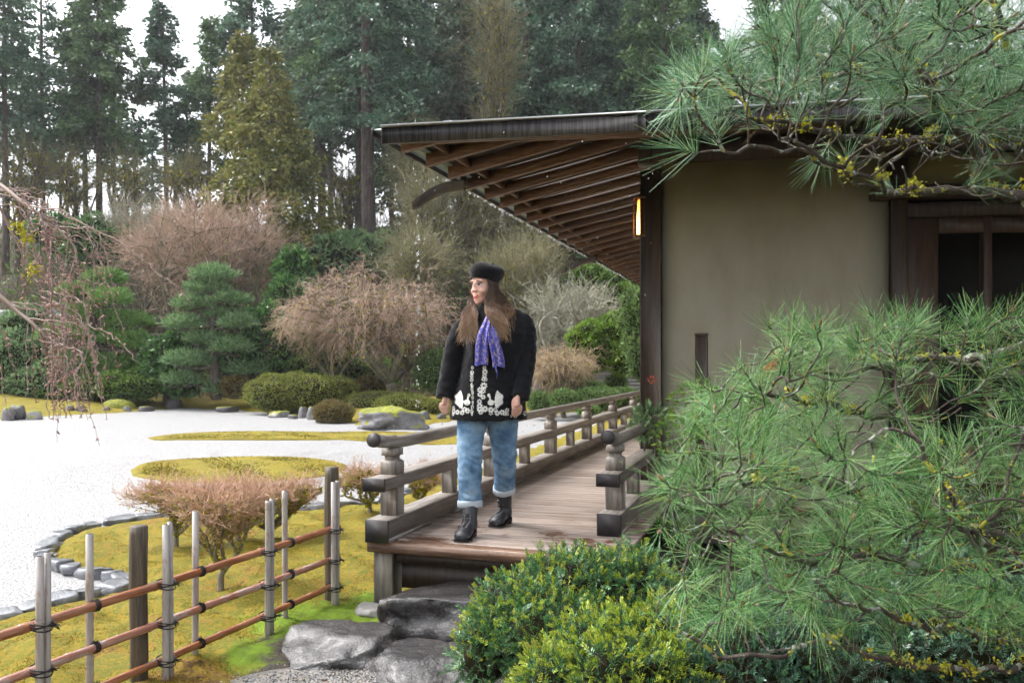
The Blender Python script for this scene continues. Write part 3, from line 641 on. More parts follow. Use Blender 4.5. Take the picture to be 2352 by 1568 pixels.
def bamboo(P0, P1, r, nodes=.3, seed=0, closed=True):
    rg = np.random.default_rng(seed); L = np.linalg.norm(P1-P0); zs = [0.]; rs = [r]
    x = rg.uniform(.08, nodes)
    while x < L-.03:
        zs += [x-.02, x-.006, x-.003, x, x+.004, x+.02]; rs += [r, r*1.04, r*1.17, r*.95, r*1.10, r]; x += nodes*rg.uniform(.85, 1.15)
    zs.append(L); rs.append(r*.985)
    mb = MB(); d = (P1-P0)/L; P = P0+np.array(zs)[:, None]*d; mb.tube(P, rs, 14); return mb
def upright(Y, top, r, side, off=0.0, seed=0):
    """one bamboo pole, made along z so that its grain runs up"""
    c = fp(Y)+Fn*side+Fdir*off; z0 = gz(c[0], c[1])-.1
    o = bamboo(np.array([0, 0, z0]), np.array([rg_.normal(0, .004), 0, top]), r, .32, seed).build("bamboo_pole", m_bgrey, fen, True); o.location = Vector(c-FL)
    ri = MB(); ri.tube(np.array([[0, 0, top-.02], [0, 0, top+.0012]]), r*.6, 12); q = ri.build("hollow_shade", m_rope, o, True)  # near-black disc on the pole top paints the shade inside its open end
rg_ = np.random.default_rng(1)
for Y, tops in ((3.41, (.735, .745)), (3.97, (.757, .765)), (4.58, (.77, .777)), (5.09, (.80, .805)), (2.84, (.73, .74))):
    upright(Y, tops[0], .0165, .042, -.018, int(Y*100)); upright(Y, tops[1], .0135, .040, .015, int(Y*100)+1)
for Y, t in ((3.65, .767), (4.18, .774), (4.77, .789), (3.1, .75)): upright(Y, t, .0165, -.040, 0, int(Y*100))
for Y, t, r, s in ((3.90, .752, .041, -.07), (5.17, .872, .043, -.065), (2.7, .75, .04, -.07)):
    c = fp(Y)+Fn*s; z0 = gz(c[0], c[1])-.12; mb = MB(); k = np.linspace(z0, t, 24)
    P = np.stack([.002*np.sin(k*9), .002*np.cos(k*7), k], 1); rr = np.full(24, r); rr[-1] *= .93; mb.tube(P, rr, 20)
    V = mb.v[0]; ang = np.arctan2(V[:480, 1], V[:480, 0]); V[:480, :2] *= (1+.025*np.sin(ang*9+V[:480, 2]*3)+.02*np.sin(ang*23))[:, None]
    o = mb.build("wood_post", m_fpost, fen, True); o.location = Vector(c-FL)
for row, (zn, zm, mt, r) in enumerate(((.467, .504, m_bred, .0205), (.277, .318, m_bred2, .0190), (.097, .150, m_bred, .0185))):
    a, c = fp(2.4), fp(5.16); za = zn+(zm-zn)*(2.4-3.97)/(5.12-3.97); zc = zm+.002
    if row: za += .01
    a = a+[0, 0, za]; c = c+[0, 0, zc]; d = c-a; L = np.linalg.norm(d)
    mb = bamboo(np.zeros(3), np.array([0, 0, L]), r, .36, row+5); o = mb.build("bamboo_rail", mt, fen, True)
    o.location = Vector(a-FL); o.rotation_euler = Vector(d).to_track_quat('Z', 'Y').to_euler()
    for Y, s in ((3.41, 1), (3.97, 1), (4.58, 1), (5.09, 1), (3.65, -1), (4.18, -1), (4.77, -1), (2.84, 1), (3.1, -1)):
        p = a+d*((Y-2.4)/(5.16-2.4)); mb = MB(); rg = np.random.default_rng(int(Y*100)+row)
        if s > 0:     # lashing round the pair of poles in front of the rail
            for q in range(4):
                th = np.linspace(0, 2*math.pi, 19); zz = (q-1.5)*.006+.010*np.sin(th+q*.7)*(1 if q % 2 else -1)
                e = np.stack([np.cos(th)*.040, np.sin(th)*.050], 1)
                mb.tube(Fdir*e[:, :1]+Fn*(.020+e[:, 1:])+np.stack([0*th, 0*th, zz], 1), .0030, 6)
            kx = Fdir*.034+Fn*.058
        else:         # ring round the rail with its knot
            dd = d/L; sd = Fn; up = np.cross(sd, dd)
            for q in range(3):
                th = np.linspace(0, 2*math.pi, 19); mb.tube(dd*((q-1)*.009)+(np.cos(th)[:, None]*sd+np.sin(th)[:, None]*up)*(r+.004), .0030, 6)
            kx = Fn*(r*.2)-Fdir*.012+np.array([0, 0, r+.01]) if row else -Fdir*.03+np.array([0, 0, .014])
        for q in range(9):
            e = kx+rg.normal(0, .010, 3)+np.array([.012, 0, -.004]); mb.tube(np.array([kx*.9, (kx+e)/2+rg.normal(0, .004, 3), e]), .0016, 4)
        ellipsoid(mb, kx, (.007, .007, .006), n=8, k=6)
        ob = mb.build("rope_tie", m_rope, fen, True); ob.location = Vector(p-FL)

# ================================================================ ROCKS
def rock_mat(name, cols, wetlo=.18, wethi=.5, mossy=0.0, coat=0.0):
    m, nt, b = newmat(name); mp = mapping(nt, (1, 1, 1)); vec = mp.outputs[0]
    f = noisetex(nt, vec, 5, 8, .65); col = ramp(nt, f, cols, .3, .7)
    spk = noisetex(nt, vec, 90, 3, .7); col = mixc(nt, mathn(nt, 'MULTIPLY', mathn(nt, 'GREATER_THAN', spk, .62), .35), col, (.30, .29, .28))
    rg = mathn(nt, 'ADD', mathn(nt, 'MULTIPLY', noisetex(nt, vec, 6, 5), wethi-wetlo), wetlo-.05)
    if mossy > 0:
        g = nt.nodes.new("ShaderNodeNewGeometry"); sx = nt.nodes.new("ShaderNodeSeparateXYZ"); nt.links.new(g.outputs["Normal"], sx.inputs[0])
        a = mathn(nt, 'ADD', mathn(nt, 'MULTIPLY', sx.outputs[2], .55), noisetex(nt, vec, 3.0, 5, .6)); r_ = nt.nodes.new("ShaderNodeMapRange"); r_.inputs[1].default_value = 1.02-mossy*.4; r_.inputs[2].default_value = 1.08-mossy*.4; nt.links.new(a, r_.inputs[0])
        col = mixc(nt, r_.outputs[0], col, ramp(nt, noisetex(nt, vec, 12, 5), [(.07, .085, .01), (.19, .21, .015), (.30, .29, .02)])); rg = mathn(nt, 'MAXIMUM', rg, mathn(nt, 'MULTIPLY', r_.outputs[0], .85))
    nt.links.new(col, b.inputs["Base Color"]); nt.links.new(rg, b.inputs["Roughness"]); b.inputs["Specular IOR Level"].default_value = .6; b.inputs["Coat Weight"].default_value = coat; b.inputs["Coat Roughness"].default_value = .28
    h = mathn(nt, 'ADD', noisetex(nt, vec, 16, 7, .7), mathn(nt, 'MULTIPLY', noisetex(nt, vec, 70, 4), .3)); bump(nt, b, h, .6, .025); return m
m_stone = rock_mat("wet_dark_basalt", [(.010, .009, .010), (.026, .023, .023), (.055, .049, .046)], .14, .45, coat=.32)
m_slate = rock_mat("blue_grey_slate", [(.07, .078, .09), (.16, .17, .19), (.28, .29, .31)], .14, .4, coat=.35)
m_gran = rock_mat("pale_granite", [(.16, .155, .145), (.28, .27, .255), (.38, .36, .34)], .3, .6)
m_mrock = rock_mat("mossy_grey_rock", [(.09, .088, .095), (.17, .165, .175), (.27, .265, .275)], .4, .7, .55)
m_mrock2 = rock_mat("dark_mossy_rock", [(.05, .048, .05), (.10, .095, .10), (.18, .17, .175)], .4, .7, .25)
_ico = {}
def ico(sub):
    if sub not in _ico:
        bm = bmesh.new(); bmesh.ops.create_icosphere(bm, subdivisions=sub, radius=1); bm.verts.ensure_lookup_table()
        _ico[sub] = (np.array([v.co for v in bm.verts]), np.array([[v.index for v in f.verts] for f in bm.faces])); bm.free()
    return _ico[sub]
def boulder(size, seed, sub=4, cuts=9, top=None, rough=.10, fr=2.2, topr=.02):
    rg = np.random.default_rng(seed); V, T = ico(sub); V = V.copy(); V = np.sign(V)*np.abs(V)**.8
    off = rg.uniform(0, 50, 3)
    for c in range(cuts):
        n = rg.normal(size=3); n[2] *= .6; n /= np.linalg.norm(n); d = rg.uniform(.62, .86); e = np.maximum(0, V @ n-d); V -= e[:, None]*n*.9
    h = np.array([noise.fractal(Vector(v*fr+off), 1.0, 2.1, 5) for v in V]); V *= (1+rough*h)[:, None]
    if top is not None:
        e = np.maximum(0, V[:, 2]-top); V[:, 2] -= e*.93
        m = V[:, 2] > top-.25; V[m, 2] += topr*np.array([noise.noise(Vector((v[0]*3, v[1]*3, seed))) for v in V[m]])
    mb = MB(); mb.add(V*np.array(size), T=T); return mb
def rock(name, loc, size, seed, mt, label, cat="rock", group=None, rz=0, **kw):
    o = boulder(size, seed, **kw).build(name, mt, None, True, loc); o.rotation_euler[2] = rz; return tag(o, label, cat, group)
rock("stepping_stone", (-.28, 4.66, .03), (.52, .36, .31), 11, m_stone, "dark wet step boulder directly below the walkway's front board", "stepping stone", "stepping stones", .05, sub=5, top=.70, cuts=12, rough=.18, topr=.03)
rock("stepping_stone", (-.86, 4.22, .02), (.32, .31, .20), 23, m_stone, "rounded wet stepping stone nearest the fence", "stepping stone", "stepping stones", .5, sub=5, top=.74, cuts=7, rough=.13, topr=.03)
rock("stepping_stone", (-.42, 3.93, .01), (.40, .28, .19), 37, m_stone, "broad flat wet stepping stone lowest and nearest the yew bush", "stepping stone", "stepping stones", -.08, sub=5, top=.70, cuts=9, rough=.14, topr=.03)
c = R0+U*(-.06); rock("footing_stone", (c[0]-.02, c[1]-.06, .0), (.17, .16, .10), 41, m_gran, "pale granite pad under the walkway's corner leg", "footing stone", None, .3, sub=4, top=.62, cuts=4)
for k, (px, py, sx_, sy_, sz_, lb) in enumerate(((822, 1296, .10, .08, .05, "small dark slate slab lying in the moss beside the walkway leg"), (836, 1286, .07, .06, .045, "smaller slate slab tucked behind the dark one by the walkway leg"))):
    p = gnd(px, py, .03); rock("slate_slab", (p.x, p.y, .05), (sx_, sy_, sz_), 50+k, m_slate, lb, "slab", None, k, sub=3, top=.5, cuts=8)
# slate edging round the gravel, stone by stone
edge = empty("stone_edging", tuple(gnd(200, 1225)), 0, "row of flat blue-grey slate pieces edging the white gravel", "stone edging")
EL = np.array(edge.location); rg = np.random.default_rng(77)
path_px = GRAVEL_PX[0:20]; Pw = np.array([gnd(x, y) for x, y in path_px]); Pf = smoothpath(Pw, 12)
dist = np.r_[0, np.cumsum(np.linalg.norm(np.diff(Pf, axis=0), axis=1))]; s = 0; k = 0
while s < dist[-1]-.2:
    L = rg.uniform(.16, .34); c = np.array([np.interp(s+L/2, dist, Pf[:, a]) for a in range(3)]); e = np.array([np.interp(min(s+L/2+.05, dist[-1]), dist, Pf[:, a]) for a in range(3)])-c
    o = boulder((L*.56, rg.uniform(.07, .11), rg.uniform(.055, .085)), 100+k, sub=3, cuts=10, top=.45, rough=.12).build("stone", m_slate, edge, True)
    nrm = np.array([e[1], -e[0], 0]); nrm /= np.linalg.norm(nrm)+1e-9
    o.location = Vector(c-EL+[0, 0, .035+rg.uniform(-.012, .012)]); o.rotation_euler = (rg.uniform(-.12, .12), rg.uniform(-.1, .1), math.atan2(e[1], e[0])+rg.uniform(-.15, .15)); s += L*.93; k += 1
# rocks along the far shore of the gravel
for k, (px0, px1, py0, py1, mt, lb, kw) in enumerate((
    (802, 962, 932, 985, m_mrock, "large flat-topped grey rock with bright moss patches on the gravel's far shore", dict(cuts=11, rough=.34, fr=1.5)),
    (376, 412, 914, 936, m_mrock2, "single dark grey boulder between the two shaped pines on the far shore", {}),
    (684, 704, 934, 958, m_mrock2, "grey pointed rock left of the small brown clipped shrub", {}),
    (704, 722, 934, 962, m_mrock, "moss-topped rock touching the small brown clipped shrub", {}),
    (614, 660, 938, 957, m_mrock, "low rock with a moss cap under the wide clipped hedge", dict(top=.5)),
    (660, 682, 948, 960, m_mrock2, "little flat stone between the moss-capped rock and the pointed one", dict(top=.5)),
    (956, 992, 944, 966, m_mrock2, "dark rock just right of the large mossy rock", {}),
    (1000, 1026, 948, 964, m_mrock2, "low dark rock beside the woman's lowered hand on the far shore", {}),
    (0, 30, 934, 964, m_mrock, "moss-flecked rock at the gravel's leftmost corner", {}),
    (14, 54, 928, 962, m_mrock2, "tall grey rock beside the leftmost mossy one", {}),
    (54, 96, 942, 962, m_mrock, "low moss-topped rock right of the tall grey one", {}),
    (142, 168, 928, 948, m_mrock2, "grey rock under the weeping cherry twigs", {}),
    (168, 196, 932, 948, m_mrock2, "dark rock right beside the one under the cherry twigs", {}),
    (232, 252, 934, 945, m_mrock2, "small stone at the left foot of the moss hump", {}),
    (280, 298, 932, 944, m_mrock, "pale small stone at the right foot of the moss hump", {}),
    (310, 350, 928, 943, m_mrock2, "row-end dark stone left of the single dark boulder", dict(top=.5)),
    (490, 540, 928, 945, m_mrock2, "long low stone in front of the blue-green pine", dict(top=.5)),
    (1222, 1266, 866, 912, m_mrock2, "rugged grey upright rock behind the woman's right sleeve", {}),
    (1228, 1262, 936, 956, m_mrock, "low pale rock between railing and green mounds", dict(top=.6)),
    (1402, 1440, 925, 950, m_mrock2, "low grey rock near the far end of the railing", {}))):
    d = CZ*F/(py1-HY)*.985 if py1 > 925 else 24.0
    w_ = (px1-px0)/F*d; h = (py1-py0)/F*d; x = ax((px0+px1)/2, d)
    rock("garden_rock", (x, d+w_*.3, az(py1, d)+h*.22), (w_*.56, w_*.45, h*(.62 if w_ > 1 else .8)), 200+k, mt, lb, "rock", "rocks along the far shore", .2*k, sub=4 if w_ > 1 else 3, **kw)
hm = gnd(262, 944); rock("moss_hump", (hm.x, hm.y+.3, .0), (.55, .4, .38), 299, rock_mat("hump_moss", [(.10, .11, .02), (.16, .17, .02)], .7, .9, 1.4), "rounded hump of bright green moss on the far shore", "moss hump", None, 0, sub=3, cuts=0, rough=.05)
# ================================================================ THE WOMAN ON THE WALKWAY
PD = 5.25; PO = np.array([ax(1120, PD), PD, DZ]); PX = PD/F
def pp(px, py, y=0.0): return np.array([(px-1120)*PX, y, (1223-py)*PX])       # local: x right, y away, z up from the deck
per = empty("person", tuple(PO), 0, "person in black embroidered coat, black beret, blue scarf and rolled jeans standing on the walkway", "person")
def fold(sc, amp, st=(1, 1, 1), seed=0.0, sc2=None, amp2=0):
    def f(c):
        v = amp*noise.noise(Vector((c.x*sc*st[0]+seed, c.y*sc*st[1], c.z*sc*st[2])))
        if sc2: v += amp2*noise.noise(Vector((c.x*sc2+seed, c.y*sc2, c.z*sc2*1.6)))
        return v
    return f
m_skin = pmat("skin", [(.56, .30, .235), (.62, .36, .29), (.65, .40, .325)], 9, (1, 1, 1), .45, spec=.4)
m_coat, nt, b = newmat("black_corduroy"); mp = mapping(nt, (1, 1, 1)); b.inputs["Base Color"].default_value = (.007, .007, .009, 1); b.inputs["Roughness"].default_value = .85; b.inputs["Specular IOR Level"].default_value = .15
b.inputs["Sheen Weight"].default_value = .22; b.inputs["Sheen Roughness"].default_value = .4; bump(nt, b, noisetex(nt, mapping(nt, (260, 260, 6)).outputs[0], 1, 2), .3, .003)
m_denim, nt, b = newmat("faded_blue_denim"); mp = mapping(nt, (1, 1, 1)); f = noisetex(nt, mp.outputs[0], 7, 5, .6); f2 = noisetex(nt, mapping(nt, (300, 300, 90)).outputs[0], 1, 2)
g = nt.nodes.new("ShaderNodeNewGeometry"); sx = nt.nodes.new("ShaderNodeSeparateXYZ"); tcn = nt.nodes.new("ShaderNodeTexCoord"); nt.links.new(tcn.outputs["Object"], sx.inputs[0])
dk = nt.nodes.new("ShaderNodeMapRange"); dk.inputs[1].default_value = -.02; dk.inputs[2].default_value = .05; nt.links.new(sx.outputs[0], dk.inputs[0])
cA = ramp(nt, f, [(.055, .12, .22), (.14, .25, .39), (.27, .39, .52)], .36, .62)
nt.links.new(mixc(nt, mathn(nt, 'MULTIPLY', f2, .35), cA, (.06, .11, .19)), b.inputs["Base Color"]); b.inputs["Roughness"].default_value = .85; b.inputs["Specular IOR Level"].default_value = .2; bump(nt, b, f, .2, .008)
m_cuff = pmat("pale_denim_cuff", [(.36, .42, .48), (.50, .56, .61)], 14, (1, 1, 1), .85, bmp=.2)
m_boot = pmat("black_boot_leather", [(.010, .011, .014), (.022, .024, .030)], 12, (1, 1, 1), .42, bmp=.1)
m_sole = flat("dark_sole", (.02, .014, .011), .6)
m_lace = flat("black_lace", (.008, .008, .009), .7); m_eyelet = flat("steel_eyelet", (.6, .6, .62), .25, .6, .9)
# --- body: one continuous skin (head, neck, trunk, arms, hands, legs)
mb = MB()
HC = pp(1112, 657, .0); HC[1] = -.005
Rh = rotz(math.radians(-41)) @ np.array(Matrix.Rotation(math.radians(7), 3, 'X'))
def hd(c, r, k=12, n=18): ellipsoid(mb, HC+Rh @ np.array(c), r, Rh, n, k)
hd((0, .012, .045), (.073, .092, .085)); hd((0, -.022, -.012), (.062, .066, .085)); hd((0, -.048, -.080), (.042, .038, .032)); hd((0, -.068, -.099), (.020, .019, .016))
hd((0, -.084, .004), (.010, .014, .030), 8, 12); hd((0, -.095, -.018), (.0105, .011, .0095), 8, 12); hd((.010, -.094, -.024), (.009, .010, .008), 8, 10); hd((-.010, -.094, -.024), (.009, .010, .008), 8, 10)
for s in (-1, 1):
    hd((s*.033, -.058, -.028), (.024, .023, .024)); hd((s*.028, -.070, .034), (.027, .016, .010)); hd((s*.073, .012, -.005), (.008, .020, .031), 8, 10)
hd((0, -.066, -.054), (.036, .026, .028), 10, 16); hd((0, -.080, -.052), (.022, .012, .010), 8, 12); hd((0, -.079, -.064), (.018, .011, .009), 8, 12)
mb.tube(np.array([pp(1118, 672, .02), pp(1124, 700, .03), pp(1130, 722, .035)]), [.05, .05, .062], 16)
rings(mb, [(.03, .03, 1.43, .08, .06), (.035, .03, 1.36, .165, .09), (.03, .01, 1.2, .165, .115), (.02, .0, 1.0, .16, .11), (.005, 0, .85, .19, .12), (0, 0, .74, .17, .105)])
HIPS = (pp(1084, 960, -.01), pp(1150, 960, .02))
LEGS = ([pp(1090, 940, 0), pp(1084, 1000, -.03), pp(1082, 1055, -.07), pp(1081, 1130, -.075), pp(1081, 1185, -.09)], [pp(1146, 940, .02), pp(1152, 1000, .05), pp(1157, 1055, .08), pp(1157, 1115, .215), pp(1159, 1178, .290)])
for Lg in LEGS: mb.tube(np.array(Lg), [.085, .075, .055, .034, .028], 14)
ARMS = ([pp(1076, 735, .03), pp(1058, 775, .03), pp(1041, 822, .03), pp(1030, 870, .0), pp(1025, 896, -.028), pp(1024, 903, -.03)],
        [pp(1204, 738, .03), pp(1209, 780, .02), pp(1208, 828, -.02), pp(1200, 872, -.085), pp(1191, 897, -.135), pp(1189, 905, -.145)])
for A in ARMS: mb.tube(np.array(A), [.05, .047, .042, .037, .027, .026], 12)
# hands: palm, four bent fingers, thumb
def hand(w, tilt, side, yaw):
    R = rotz(yaw) @ np.array(Matrix.Rotation(tilt, 3, 'Y'))      # hand hangs along -z; x across the knuckles; -y back of the hand
    T = lambda p: w+R @ (np.array(p)*.88)
    mb.tube(np.array([T((0, 0, .02)), T((0, .0, -.015)), T((0, -.004, -.048)), T((0, -.004, -.078))]), [.026, .031, .038, .036], 12, flat=.46)
    for k, (x, L) in enumerate(((-.029, .066), (-.0105, .074), (.009, .070), (.027, .056))):
        x *= side; a = [T((x*.9, -.006, -.068)), T((x, -.010, -.078-L*.25)), T((x*1.0, .002, -.078-L*.58)), T((x*.95, .012, -.078-L*.86)), T((x*.88, .022, -.078-L*.98))]
        mb.tube(np.array(a), [.0098, .0098, .0092, .0085, .0068], 10)
    mb.tube(np.array([T((-.016*side, .002, -.020)), T((-.030*side, -.002, -.044)), T((-.034*side, -.004, -.070)), T((-.028*side, -.002, -.094))]), [.012, .0115, .0100, .008], 10)
hand(ARMS[0][-1]+[0, 0, .0], .10, -1, math.radians(-20)); hand(ARMS[1][-1], .06, 1, math.radians(12))
body = link("body", remesh(mb, .0048, m_skin, 5), per)
# --- face details
def facepatch(name, pts, mt, lift=.002):
    bv = bvhtree.BVHTree.FromPolygons([v.co for v in body.data.vertices], [p.vertices[:] for p in body.data.polygons])
    V = []
    d = Rh @ np.array([0, 1, 0])
    P = [(np.mean([p[0] for p in pts]), np.mean([p[1] for p in pts]))]+list(pts)
    for x, z in P:
        o = HC+Rh @ np.array([x, -.3, z]); h = bv.ray_cast(Vector(o), Vector(d)); q = np.array(h[0]) if h[0] else o+d*.22
        V.append(q-d*lift)
    n = len(pts); m2 = MB(); m2.add(np.array(V), T=[[0, 1+i, 1+(i+1) % n] for i in range(n)]); return m2.build(name, mt, body, True)
m_lip = flat("red_lipstick", (.55, .02, .03), .35); m_eye = flat("dark_eye", (.012, .009, .008), .15); m_white = flat("eye_white", (.6, .58, .56), .3); m_teeth = flat("teeth", (.75, .72, .66), .3); m_brow = flat("brown_brow", (.05, .028, .018), .8)
def oval(cx, cz, a, c, n=16, bend=0.0): return [(cx+a*math.cos(t), cz+c*math.sin(t)+bend*((a*math.cos(t))/a)**2) for t in np.arange(n)*2*math.pi/n]
facepatch("lips", oval(0, -.0590, .0225, .0095, 20, .005), m_lip, .0020); facepatch("teeth", oval(0, -.0565, .0165, .0036, 16, .0035), m_teeth, .0032)
for s in (-1, 1):
    facepatch("eye", oval(s*.030, .012, .0155, .0062, 14), m_white, .002); facepatch("iris", oval(s*.030-.002, .0125, .0068, .0062, 12), m_eye, .0034)
    facepatch("eyelash", oval(s*.030, .0185, .0175, .0030, 14, -.004), m_eye, .003); facepatch("eyebrow", oval(s*.031, .036, .020, .0032, 14, -.005), m_brow, .0025)
m_blush = pmat("blushed_cheek", [(.56, .25, .19), (.6, .29, .22)], 9, rough=.45)
# --- coat
mb = MB()
rings(mb, [(.012, .02, 1.480, .052, .05), (.025, .02, 1.455, .066, .06), (.045, .02, 1.435, .10, .078), (.05, .02, 1.415, .135, .09), (.05, .015, 1.385, .178, .108), (.05, .005, 1.33, .198, .128), (.048, -.005, 1.25, .196, .150), (.042, -.005, 1.13, .193, .150), (.03, -.0, 1.02, .202, .150), (.018, 0, .92, .218, .158), (.008, 0, .83, .234, .166), (.002, 0, .722, .246, .172)], n=36)
SL = ([pp(1080, 738, .03), pp(1066, 756, .03), pp(1052, 784, .03), pp(1039, 824, .03), pp(1028, 870, .0), pp(1022, 914, -.03)],
      [pp(1192, 734, .03), pp(1205, 752, .03), pp(1210, 788, .02), pp(1209, 830, -.02), pp(1203, 872, -.085), pp(1195, 913, -.135)])
for A in SL: mb.tube(smoothpath(A, 4), np.interp(np.linspace(0, 5, 21), range(6), [.060, .070, .071, .068, .061, .056]), 18)
coat_disp = fold(7, .014, (1, 1, .5), 3.1, 20, .006)
coat_me = remesh(mb, .0085, m_coat, 3, coat_disp); coat = link("coat", coat_me, per)
bvc = bvhtree.BVHTree.FromPolygons([v.co for v in coat_me.vertices], [p.vertices[:] for p in coat_me.polygons])
EYE = np.array([0, 0, CZ])-PO
def oncoat(px, py, lift=.0025):
    d = np.array(at(px, py, 1.0))-np.array([0, 0, CZ]); d /= np.linalg.norm(d); h = bvc.ray_cast(Vector(EYE), Vector(d))
    if h[0] is None: return None
    return np.array(h[0])-d*lift
EMB = []
def proj_fan(mbx, pts, lift=.0025):
    c = np.mean(pts, 0); mid = [(p+c)/2 for p in np.array(pts)]; V = [oncoat(*c, lift*1.3)]+[oncoat(*q, lift*1.3) for q in mid]+[oncoat(*q, lift) for q in pts]
    if any(v is None for v in V): return
    if max(v[1] for v in V)-min(v[1] for v in V) > .09: return
    n = len(pts); mbx.add(np.array(V), [[1+i, n+1+i, n+1+(i+1) % n, 1+(i+1) % n] for i in range(n)], [[0, 1+i, 1+(i+1) % n] for i in range(n)])
def zz(zx, zy): return (976.1+.12207*zx, 803.9+.12207*zy)
m_emb = pmat("white_embroidery", [(.50, .49, .47), (.66, .65, .62), (.74, .73, .70)], 60, (1, 1, 1), .7, bmp=.4, bdist=.003)
emb = MB(); rg = np.random.default_rng(6)
def petal(cx, cy, ang, L, W, base=0.15):
    o = []
    for t in np.arange(9)*2*math.pi/9:
        u = (base+(1-base)*(.5+.5*math.cos(t)))*L; v = math.sin(t)*W*.5*(.55+.45*(.5+.5*math.cos(t)))
        o.append(zz(cx+math.cos(ang)*u-math.sin(ang)*v, cy+math.sin(ang)*u+math.cos(ang)*v))
    proj_fan(emb, o)
def flower(cx, cy, r, n=7, a0=0.0, sx=1.0):
    emb = MB(); EMB.append(('embroidered_flower', emb))
    for k in range(n):
        a = a0+2*math.pi*k/n; o = []
        for t in np.arange(9)*2*math.pi/9:
            u = (.22+.78*(.5+.5*math.cos(t)))*r; v = math.sin(t)*r*.30*(.5+.5*(.5+.5*math.cos(t)))
            o.append(zz(cx+(math.cos(a)*u-math.sin(a)*v)*sx, cy+math.sin(a)*u+math.cos(a)*v))
        proj_fan(emb, o)
for cx, cy, r, n, s in ((893, 330, 36, 6, .85), (885, 420, 44, 7, .9), (880, 490, 40, 6, .9), (880, 560, 42, 6, .9), (885, 660, 50, 7, .6), (885, 730, 44, 6, .7), (896, 800, 46, 7, .55), (896, 890, 46, 7, .5), (900, 980, 42, 6, .5), (892, 1070, 52, 7, .6), (882, 1150, 52, 7, .6), (885, 1205, 34, 6, .6),
                       (1118, 330, 40, 6, 1), (1128, 410, 56, 8, .95), (1120, 480, 46, 7, 1), (1100, 545, 44, 6, .9), (1145, 550, 40, 6, .9), (1108, 670, 70, 8, 1), (1035, 745, 56, 7, 1), (1095, 770, 50, 7, 1), (1035, 830, 52, 7, 1), (1095, 880, 48, 7, 1), (1025, 965, 50, 7, 1), (1030, 1045, 58, 8, 1), (1030, 1110, 56, 7, 1), (1128, 1105, 62, 8, 1), (1050, 1165, 50, 7, 1),
                       (535, 1085, 44, 7, .7), (540, 1150, 52, 7, .7), (610, 1165, 50, 7, .9), (700, 1175, 50, 7, .9), (745, 1110, 50, 7, 1), (800, 1140, 56, 8, .9), (530, 1200, 40, 6, .6),
                       (1240, 1120, 56, 8, 1), (1240, 1180, 46, 6, 1), (1320, 1120, 46, 7, 1), (1360, 1185, 52, 7, 1), (1450, 1170, 54, 7, 1), (1500, 1190, 44, 7, 1), (1545, 1130, 46, 6, 1), (1550, 1200, 36, 6, 1), (1625, 1240, 26, 5, 1), (1700, 1245, 38, 6, 1), (1880, 1190, 50, 6, .7)):
    flower(cx, cy, r, n, rg.uniform(0, 1), s)
for sgn, ox in ((1, 0), (-1, 2030)):
    emb = MB(); EMB.append(('embroidered_bird', emb))
    X_ = lambda x: ox+sgn*x
    proj_fan(emb, [zz(X_(790+62*math.cos(t)), 985+55*math.sin(t)) for t in np.arange(16)*2*math.pi/16])
    proj_fan(emb, [zz(X_(x), y) for x, y in ((690, 940), (735, 955), (770, 985), (740, 1000), (700, 965))])
    proj_fan(emb, [zz(X_(x), y) for x, y in ((772, 975), (790, 920), (795, 860), (815, 845), (828, 870), (820, 920), (830, 975))])
    proj_fan(emb, [zz(X_(828+29*math.cos(t)), 848+34*math.sin(t)) for t in np.arange(12)*2*math.pi/12], .003)
    for a in np.linspace(math.radians(100), math.radians(252), 15):
        L = 165+12*math.cos(a*7); petal(X_(715), 925, a if sgn > 0 else math.pi-a, L*(1.0 if abs(a-math.pi) < .8 else 1.05), 46, .0)
for nm, e in EMB:
    if e.n: e.build(nm, m_emb, coat, True)
m_gold = flat("gold_thread", (.45, .33, .06), .6); ey = MB()
for sgn, ox in ((1, 0), (-1, 2030)):
    ey = MB(); q = [oncoat(*zz(ox+sgn*(822+9*math.cos(t)), 850+11*math.sin(t)), .0065) for t in np.arange(8)*2*math.pi/8]; ey.add(np.array(q), T=[[0, i, i+1] for i in range(1, 7)]); ey.build("bird_eye", m_gold, coat)
# front edge, pockets, cuffs, hem
def strip(path, r, name, mt):
    P = [oncoat(x, y, .000) for x, y in path]; P = np.array([p for p in P if p is not None]); m2 = MB(); m2.tube(P, r, 6); m2.build(name, mt, coat, True)
strip([(1086+i*-.0, 770+i*9.6) for i in range(20)], .0028, "front_edge", m_coat)
for pts in ([(1044, 842), (1040, 868), (1041, 880), (1052, 882), (1058, 880)], [(1150, 882), (1160, 884), (1176, 882), (1180, 868)]): strip(smoothpath(np.c_[pts, np.zeros(len(pts))], 6)[:, :2], .003, "pocket_edge", m_coat)
